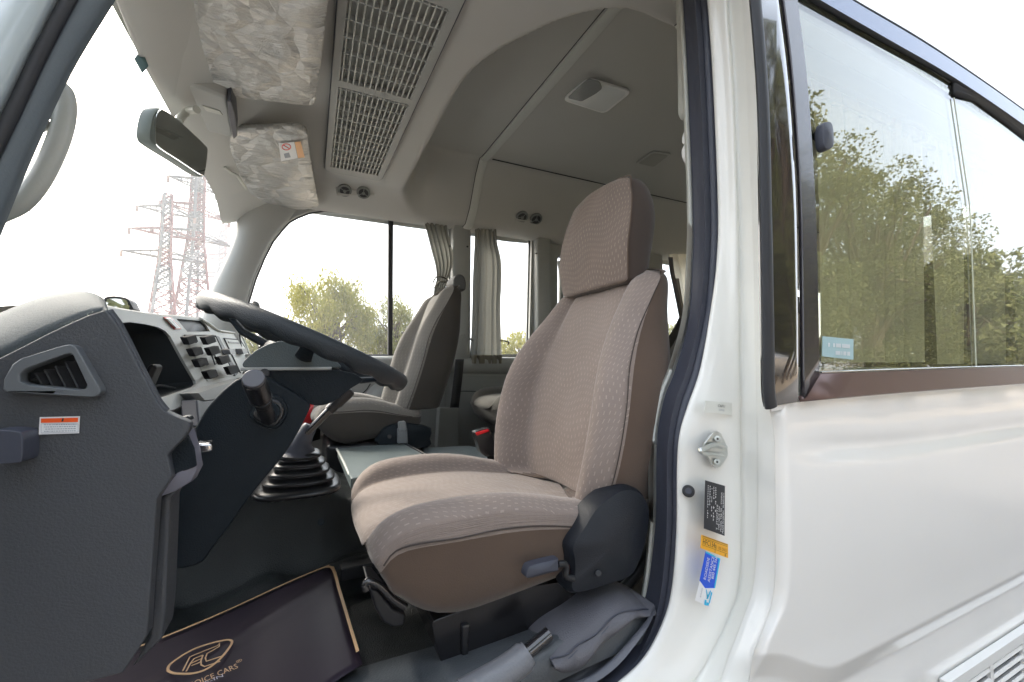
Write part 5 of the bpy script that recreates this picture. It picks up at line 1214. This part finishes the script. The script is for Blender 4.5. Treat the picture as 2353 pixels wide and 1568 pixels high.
prism('anchor_tab', PY([(1052, 770), (1068, 768), (1070, 778), (1056, 782)], 2.38), (0, .02, 0), plastic, sb2, bev=.003)
rh = thing('grab_rail', P(1300, 640, Y=2.3), 'grey grab rail at the entrance doorway seen past the headrest', 'rail')
tube('rail', cr(PY([(1286, 600), (1290, 640), (1289, 700), (1292, 760)], 2.3), 4), .016, plastic, rh)
pillow('rail_joint', PY([(1294, 612), (1300, 606), (1306, 612), (1306, 624), (1300, 630), (1294, 624)], 2.26), (0, .02, 0), plastic, rh, bulge=.004, sm=1)
gs = prism('exit_sign', PY([(1304, 640), (1316, 640), (1316, 652), (1304, 652)], 2.42), (0, .003, 0), M('sign_green', (.02, .40, .16)), None, bev=0); tag(gs, 'tiny green sign by the entrance doorway beside the headrest', 'sign')
fe = thing('fire_extinguisher', P(725, 950, Y=2.3), 'red fire extinguisher lying beside the passenger seat, mostly hidden', 'extinguisher')
cyl('cylinder', P(690, 985, Y=2.25), P(745, 930, Y=2.2), .055, red_m, fe, n=28, bev=.012)
cyl('band', P(712, 964, Y=2.232), P(718, 957, Y=2.227), .0565, M('deep_red', (.35, .005, .01), rough=.3), fe, n=28)
# door inner latch knob on the far door
kb = thing('door_lock_lever', P(905, 862, Y=2.44), 'small black lock lever on the passenger door sill', 'lever')
tube('lever', PY([(898, 853), (906, 862), (914, 868)], 2.43), .004, chrome, kb, n=8); prism('base', PY([(903, 862), (915, 860), (918, 872), (906, 874)], 2.44), (0, .02, 0), black_pl, kb, bev=.003)

# exterior mirrors
em = thing('exterior_mirror', P(270, 700, X=-.95), 'rounded exterior mirror seen through the windscreen above the dashboard', 'mirror')
YQ = 1.75
mo = [(234, 715), (236, 690), (243, 682), (262, 680), (285, 683), (297, 689), (303, 700), (305, 718)]
pillow('housing', PY(mo, YQ), (0, .06, 0), black_pl, em, bulge=-.002, sm=2)
prism('mirror_glass', cr(PY([(242, 716), (244, 694), (250, 687), (282, 688), (292, 693), (299, 716)], YQ - .006), 2), (0, .004, 0), mirror_m, em, bev=0, smooth=False)
tube('mirror_arm', [P(262, 712, Y=YQ + .03), P(262, 790, Y=YQ + .03)], .012, black_pl, em)
em2 = thing('exterior_mirror', P(585, 700, Y=2.9), 'tip of the black exterior mirror outside the passenger door', 'mirror')
prism('housing', rounded(PY([(579, 692), (586, 691), (596, 696), (597, 720), (590, 760), (580, 760)], 2.9), .02), (0, .05, 0), black_pl, em2, bev=.01)
tube('mirror_bracket', PY([(570, 700), (594, 701)], 2.92), .012, black_pl, em2)
tube('mirror_arm', [P(588, 740, Y=2.9), P(600, 800, Y=2.62)], .014, black_pl, em2)

# ------------------------------------------------------------------ outside: trees, pylons, cable spans, car, houses
rnd = random.Random(11)
def leaf_mat(name, a, b, trans=.35):
    m = bpy.data.materials.new(name); m.use_nodes = True; nt = m.node_tree; nt.nodes.clear()
    out = nt.nodes.new('ShaderNodeOutputMaterial'); d = nt.nodes.new('ShaderNodeBsdfDiffuse'); t = nt.nodes.new('ShaderNodeBsdfTranslucent')
    g = nt.nodes.new('ShaderNodeNewGeometry'); r = nt.nodes.new('ShaderNodeMix'); r.data_type = 'RGBA'
    r.inputs[6].default_value = (*a, 1); r.inputs[7].default_value = (*b, 1); nt.links.new(g.outputs['Random Per Island'], r.inputs[0])
    nt.links.new(r.outputs[2], d.inputs[0]); nt.links.new(r.outputs[2], t.inputs[0]); mx = nt.nodes.new('ShaderNodeMixShader'); mx.inputs[0].default_value = trans
    nt.links.new(d.outputs[0], mx.inputs[1]); nt.links.new(t.outputs[0], mx.inputs[2]); nt.links.new(mx.outputs[0], out.inputs[0]); return m
leaf_a = leaf_mat('olive_leaves', (.22, .22, .04), (.34, .31, .09), .5); leaf_b = leaf_mat('grey_green_leaves', (.17, .18, .06), (.27, .26, .11), .5); leaf_c = leaf_mat('hedge_leaves', (.13, .145, .055), (.21, .215, .10))
bark = M('bark', (.10, .075, .05), rough=.9, bump=(20, .6))
def tree(name, base, h, rad, label, lm, n, leaf, droop=0, seed=0, cat='tree', grp=None, clumps=26, low=.28, stretch=1.0):
    rs = random.Random(seed); t = thing(name, base, label, cat, grp); b0 = Vector(base); V = []; Fc = []
    geo = [g_tube(cr([b0, b0 + Vector((.1 * rad, 0, h * .18)), b0 + Vector((-.05 * rad, .1, h * .38)), b0 + Vector((.08 * rad, 0, h * .62))], 3), [lerp(.045, .015, i / 9) * h for i in range(10)], 8)]
    cl = []
    for k in range(clumps):
        a = rs.uniform(0, 6.283); rr = rad * math.sqrt(rs.uniform(.02, 1)) * .82; zz = h * rs.uniform(low + .12, .93)
        f = math.sqrt(max(.05, 1 - ((zz / h - .6) / .46) ** 2)); c = b0 + Vector((math.cos(a) * rr * f * stretch, math.sin(a) * rr * f, zz)); cl.append((c, rad * rs.uniform(.18, .34)))
        s = b0 + Vector((0, 0, h * rs.uniform(.18, .5))); m_ = s.lerp(c, .5) + Vector((0, 0, h * .05))
        geo.append(g_tube([s, m_, c], [.014 * h, .008 * h, .003 * h], 5))
    v_, f_ = join_geo(geo); mk('trunk', v_, f_, bark, t)
    for k in range(n):
        c, r_ = cl[rs.randrange(len(cl))]; d = Vector((rs.gauss(0, 1), rs.gauss(0, 1), rs.gauss(0, 1))).normalized() * r_ * rs.uniform(.3, 1.05) ** .6
        p = c + d + Vector((0, 0, -abs(rs.gauss(0, 1)) * droop * h * .10)); l = leaf * rs.uniform(.6, 1.4)
        if droop: ax = Vector((rs.gauss(0, .35), rs.gauss(0, .35), -1)).normalized(); w = l * .22
        else: ax = Vector((rs.gauss(0, 1), rs.gauss(0, 1), rs.gauss(0, .6))).normalized(); w = l * .45
        bx = ax.cross(Vector((rs.gauss(0, 1), rs.gauss(0, 1), rs.gauss(0, 1)))).normalized() * w; i = len(V)
        V += [p - bx, p + ax * l * .5 - bx * .4, p + ax * l, p + bx]; Fc.append((i, i + 1, i + 2, i + 3))
    mk('crown', V, Fc, lm, t, smooth=False, ang=0)
    return t
def GP(u, dist):          # ground point in the direction of plate column u, dist metres out
    d = ray(u, 844); d.z = 0; d.normalize(); return Vector((d.x * dist, d.y * dist, 0))
tree('weeping_tree', GP(755, 27), 7.3, 2.8, 'drooping olive green tree left of the window divider, its crown whole', leaf_a, 14000, .2, 1.0, 1, grp='drooping trees beyond the passenger window', clumps=30)
tree('weeping_tree', GP(905, 30), 7.4, 3.0, 'drooping grey green tree standing behind the window divider', leaf_b, 14000, .2, 1.0, 2, grp='drooping trees beyond the passenger window', clumps=30, low=.05)
tree('shrub_tree', GP(600, 34), 4.6, 3.6, 'low scrubby tree seen between the wheel and the windscreen pillar', leaf_b, 5000, .3, .6, 3, clumps=24, low=0)
tree('shrub_tree', GP(400, 60), 4.0, 7, 'low scrub at the foot of the pylons', leaf_b, 4000, .5, .4, 33, clumps=24, low=0)
tree('shrub_tree', GP(1200, 40), 4.6, 3.4, 'low leafy tree beyond the middle window, behind the curtain tie', leaf_a, 5000, .3, .5, 4, clumps=22, low=.1)
tree('shrub_tree', GP(1130, 44), 3.8, 3.0, 'small pale tree left of the curtain in the middle window', leaf_b, 3000, .3, .5, 5, clumps=22, low=.1)
tree('shrub_tree', GP(1545, 34), 4.4, 3.4, 'leafy tree beyond the rear window beside the driver seat', leaf_b, 3500, .3, .4, 6, clumps=22, low=.1)
# tree row on the near side, mirrored in the tinted glass
for k, (x, y, h, r_) in enumerate(((-9, -9.5, 8, 4), (-2.5, -10, 9.5, 4), (4.6, -9.4, 13.5, 2.6), (9.0, -9.8, 14.4, 3.3), (13.6, -9.4, 13.2, 3.2), (18.4, -10, 12.0, 3.3), (23.2, -9.6, 10.8, 3.4), (28, -10.5, 10, 3.6), (34, -10, 9, 3.6), (41, -11, 9, 4), (49, -11, 9, 4.5), (12, -13.5, 15, 3.6), (17.5, -14, 13.6, 3.8), (23.5, -14, 12.2, 4.0))):
    lb = ('broad leafy tree abreast of the dashboard on the near side', 'leafy tree abreast of the steering wheel on the near side', 'thin young tree at the left end of the window reflection', 'tall tree at the left of the window reflection', 'bushy tree at the left centre of the window reflection', 'bushy tree in the centre of the window reflection', 'round topped tree right of the sash edge in the reflection', 'tree at the right edge of the window reflection', 'far leafy tree beyond the reflected row', 'second farthest tree of the near side row', 'farthest tree of the near side row', 'tall tree standing behind the row at the left of the reflection', 'tree standing behind the centre of the reflected row', 'tree standing behind the right part of the reflected row')[k]
    tree('roadside_tree', (x, y, 0), h, r_, lb, leaf_c, 30000 if 2 < k < 8 else (16000 if k > 10 else 5000), .115 if 2 < k < 8 else (.16 if k > 10 else .3), .0, 40 + k, grp='trees on the near side mirrored in the glass', clumps=75 if 2 < k < 8 else 24, low=.02 if k != 2 else .3)
# pylons
py_w = M('pylon_white', (.09, .09, .09), rough=.6); py_r = M('pylon_red', (.14, .04, .035), rough=.6)
def pylon(base, H, label, seed, spread=.115, rot=.4):
    t = thing('transmission_tower', base, label, 'pylon', 'lattice transmission towers beyond the windscreen'); b0 = Vector(base); Rm = Matrix.Rotation(rot, 3, 'Z')
    hw = lambda z: lerp(spread * H, .022 * H, min(1, (z / H) / .62) ** .8) if z < H * .62 else lerp(.022 * H, .016 * H, (z / H - .62) / .38)
    cor = lambda z, k: b0 + Rm @ Vector(((1, 1, -1, -1)[k] * hw(z), (1, -1, -1, 1)[k] * hw(z), z))
    lv = [0]; z = 0
    while z < H * .96: z += max(hw(z) * 1.25, .03 * H); lv.append(min(z, H))
    rb = .0042 * H
    for k in range(4):
        v_, f_ = g_tube([cor(z, k) for z in lv], rb * 1.5, 5); mk('leg', v_, f_, py_r if k % 2 else py_w, t, smooth=False)
    A, B = [], []
    for i, (za, zb) in enumerate(zip(lv, lv[1:])):
        for k in range(4):
            j = (k + 1) % 4; dst = A if (i // 3) % 2 else B
            dst.append(g_tube([cor(za, k), cor(zb, j)], rb * .8, 4)); dst.append(g_tube([cor(za, j), cor(zb, k)], rb * .8, 4)); dst.append(g_tube([cor(zb, k), cor(zb, j)], rb * .8, 4))
    v_, f_ = join_geo(B); tag(mk('lattice', v_, f_, py_w, t, smooth=False), kind='stuff'); v_, f_ = join_geo(A); tag(mk('lattice', v_, f_, py_r, t, smooth=False), kind='stuff')
    ends = []
    for q, zf in enumerate((.62, .74, .86)):
        for sgn in (-1, 1):
            L_ = H * (.17, .145, .12)[q]; z = zf * H; e = b0 + Rm @ Vector((sgn * L_, 0, z + .005 * H)); ends.append(e)
            gg = [g_tube([b0 + Rm @ Vector((sgn * hw(z), s_ * hw(z), z - .0 * H)), e], rb, 4) for s_ in (-1, 1)] + [g_tube([b0 + Rm @ Vector((sgn * hw(z), s_ * hw(z), z + .035 * H)), e], rb, 4) for s_ in (-1, 1)]
            for s2 in (.25, .5, .75):
                a0 = b0 + Rm @ Vector((sgn * lerp(hw(z), L_, s2), 0, z)); gg.append(g_tube([a0, a0 + Vector((0, 0, .035 * H * (1 - s2)))], rb * .7, 4))
            v_, f_ = join_geo(gg); mk('cross_arm', v_, f_, py_r if q == 1 else py_w, t, smooth=False)
            v_, f_ = g_tube([e, e - Vector((0, 0, .03 * H))], rb * 1.6, 5); mk('insulator', v_, f_, M('insulator_brown', (.2, .12, .09)) if 'insulator_brown' not in bpy.data.materials else bpy.data.materials['insulator_brown'], t, smooth=False)
    return [e - Vector((0, 0, .03 * H)) for e in ends]
e1 = pylon(GP(366, 92), 32, 'left lattice pylon, shorter, with wide cross arms', 1, spread=.085)
e2 = pylon(GP(436, 96), 40, 'right lattice pylon, taller, partly behind the mirror', 2, spread=.08, rot=.7)
e3 = pylon(GP(500, 170), 50, 'distant pylon close to the windscreen pillar', 3, spread=.08, rot=.2)
wire = M('cable_grey', (.12, .12, .12), rough=.6)
for k, (e, dz) in enumerate([(e, d_) for e in (e1, e2) for d_ in (0,)]):
    for j, p in enumerate(e):
        q = p + Vector((-150, -25 + 5 * j * (1 if k else .7), 4)); pts = [p.lerp(q, i / 24) - Vector((0, 0, 14 * (1 - (2 * i / 24 - 1) ** 2) * .6)) for i in range(25)]
        v_, f_ = g_tube(pts, .055, 4); o = mk('power_line', v_, f_, wire, None, smooth=False)
        tag(o, 'thin power line sagging away from the %s pylon at its %s %s arm' % (('left', 'right')[k], ('lowest', 'lowest', 'middle', 'middle', 'top', 'top')[j], ('near', 'far')[j % 2]), 'power line', 'power lines')
# far wall, houses, parked car
hm = M('pale_plaster', (.55, .50, .42), rough=.9, noise_mix=(1, .06)); dkw = M('house_window', (.05, .06, .07), rough=.2)
for k, (u, d_, w, h, lb) in enumerate(((800, 85, 14, 4.2, 'low pale house between the two drooping trees'), (650, 100, 16, 5, 'pale flat roofed house left of the drooping tree'), (1170, 95, 16, 4.5, 'pale flat roofed house beyond the middle window'), (960, 110, 18, 5.5, 'distant flat roofed house right of the window divider'))):
    b0 = GP(u, d_); t = thing('house', b0, lb, 'house', 'far pale houses'); box('walls', b0 + Vector((0, 0, h / 2)), (w, 8, h), hm, t, bev=.03)
    box('parapet', b0 + Vector((0, 0, h + .2)), (w + .3, 8.3, .4), hm, t, bev=.03)
    for i in range(4): box('window', b0 + Vector((-w / 2 + w * (i + .5) / 4, -4.02, h * .55)), (1.4, .1, 1.3), dkw, t, bev=0)
bw_ = box('boundary_wall', GP(800, 62) + Vector((0, 0, .6)), (90, .3, 1.2), M('tan_wall', (.42, .30, .22), rough=.9, noise_mix=(.6, .12)), bev=.02); tag(bw_, 'long low tan boundary wall beyond the drooping trees', 'wall')
cb = GP(945, 26); car = thing('parked_car', cb, 'dark blue car parked by the drooping tree, roof just above the sill', 'car')
cx_, cy_ = cb.x, cb.y; cpaint = M('car_blue', (.05, .10, .16), rough=.2, coat=1)
pr = [(-2.2, .45), (-2.2, .85), (-1.9, .98), (-1.1, 1.05), (-.45, 1.45), (.9, 1.48), (1.6, 1.1), (2.15, 1.02), (2.25, .5)]
prism('body', [Vector((cx_ + a, cy_ - .85, b)) for a, b in pr], (0, 1.7, 0), cpaint, car, bev=.08, seg=3)
prism('window', [Vector((cx_ + a, cy_ - .862, b)) for a, b in ((-.95, 1.08), (-.42, 1.40), (.85, 1.42), (1.3, 1.10))], (0, .01, 0), dkw, car, bev=0)
for a in (-1.35, 1.35):
    for s_ in (-.80, .62): cyl('wheel', Vector((cx_ + a, cy_ + s_, .33)), Vector((cx_ + a, cy_ + s_ + .2, .33)), .33, black_rub, car, n=20)

# ------------------------------------------------------------------ hazy air
hz = bpy.data.materials.new('haze_air'); hz.use_nodes = True; nt = hz.node_tree; nt.nodes.clear()
o_ = nt.nodes.new('ShaderNodeOutputMaterial'); pv = nt.nodes.new('ShaderNodeVolumePrincipled'); pv.inputs['Color'].default_value = (.93, .96, 1, 1); pv.inputs['Density'].default_value = .0018
pv.inputs['Anisotropy'].default_value = .3; nt.links.new(pv.outputs[0], o_.inputs['Volume'])
v_, f_ = g_box((0, 0, 32), (1210, 1210, 66)); h_ = mk('haze', v_, f_, hz, None, smooth=False); tag(h_, kind='stuff')
cy.volume_bounces = 1
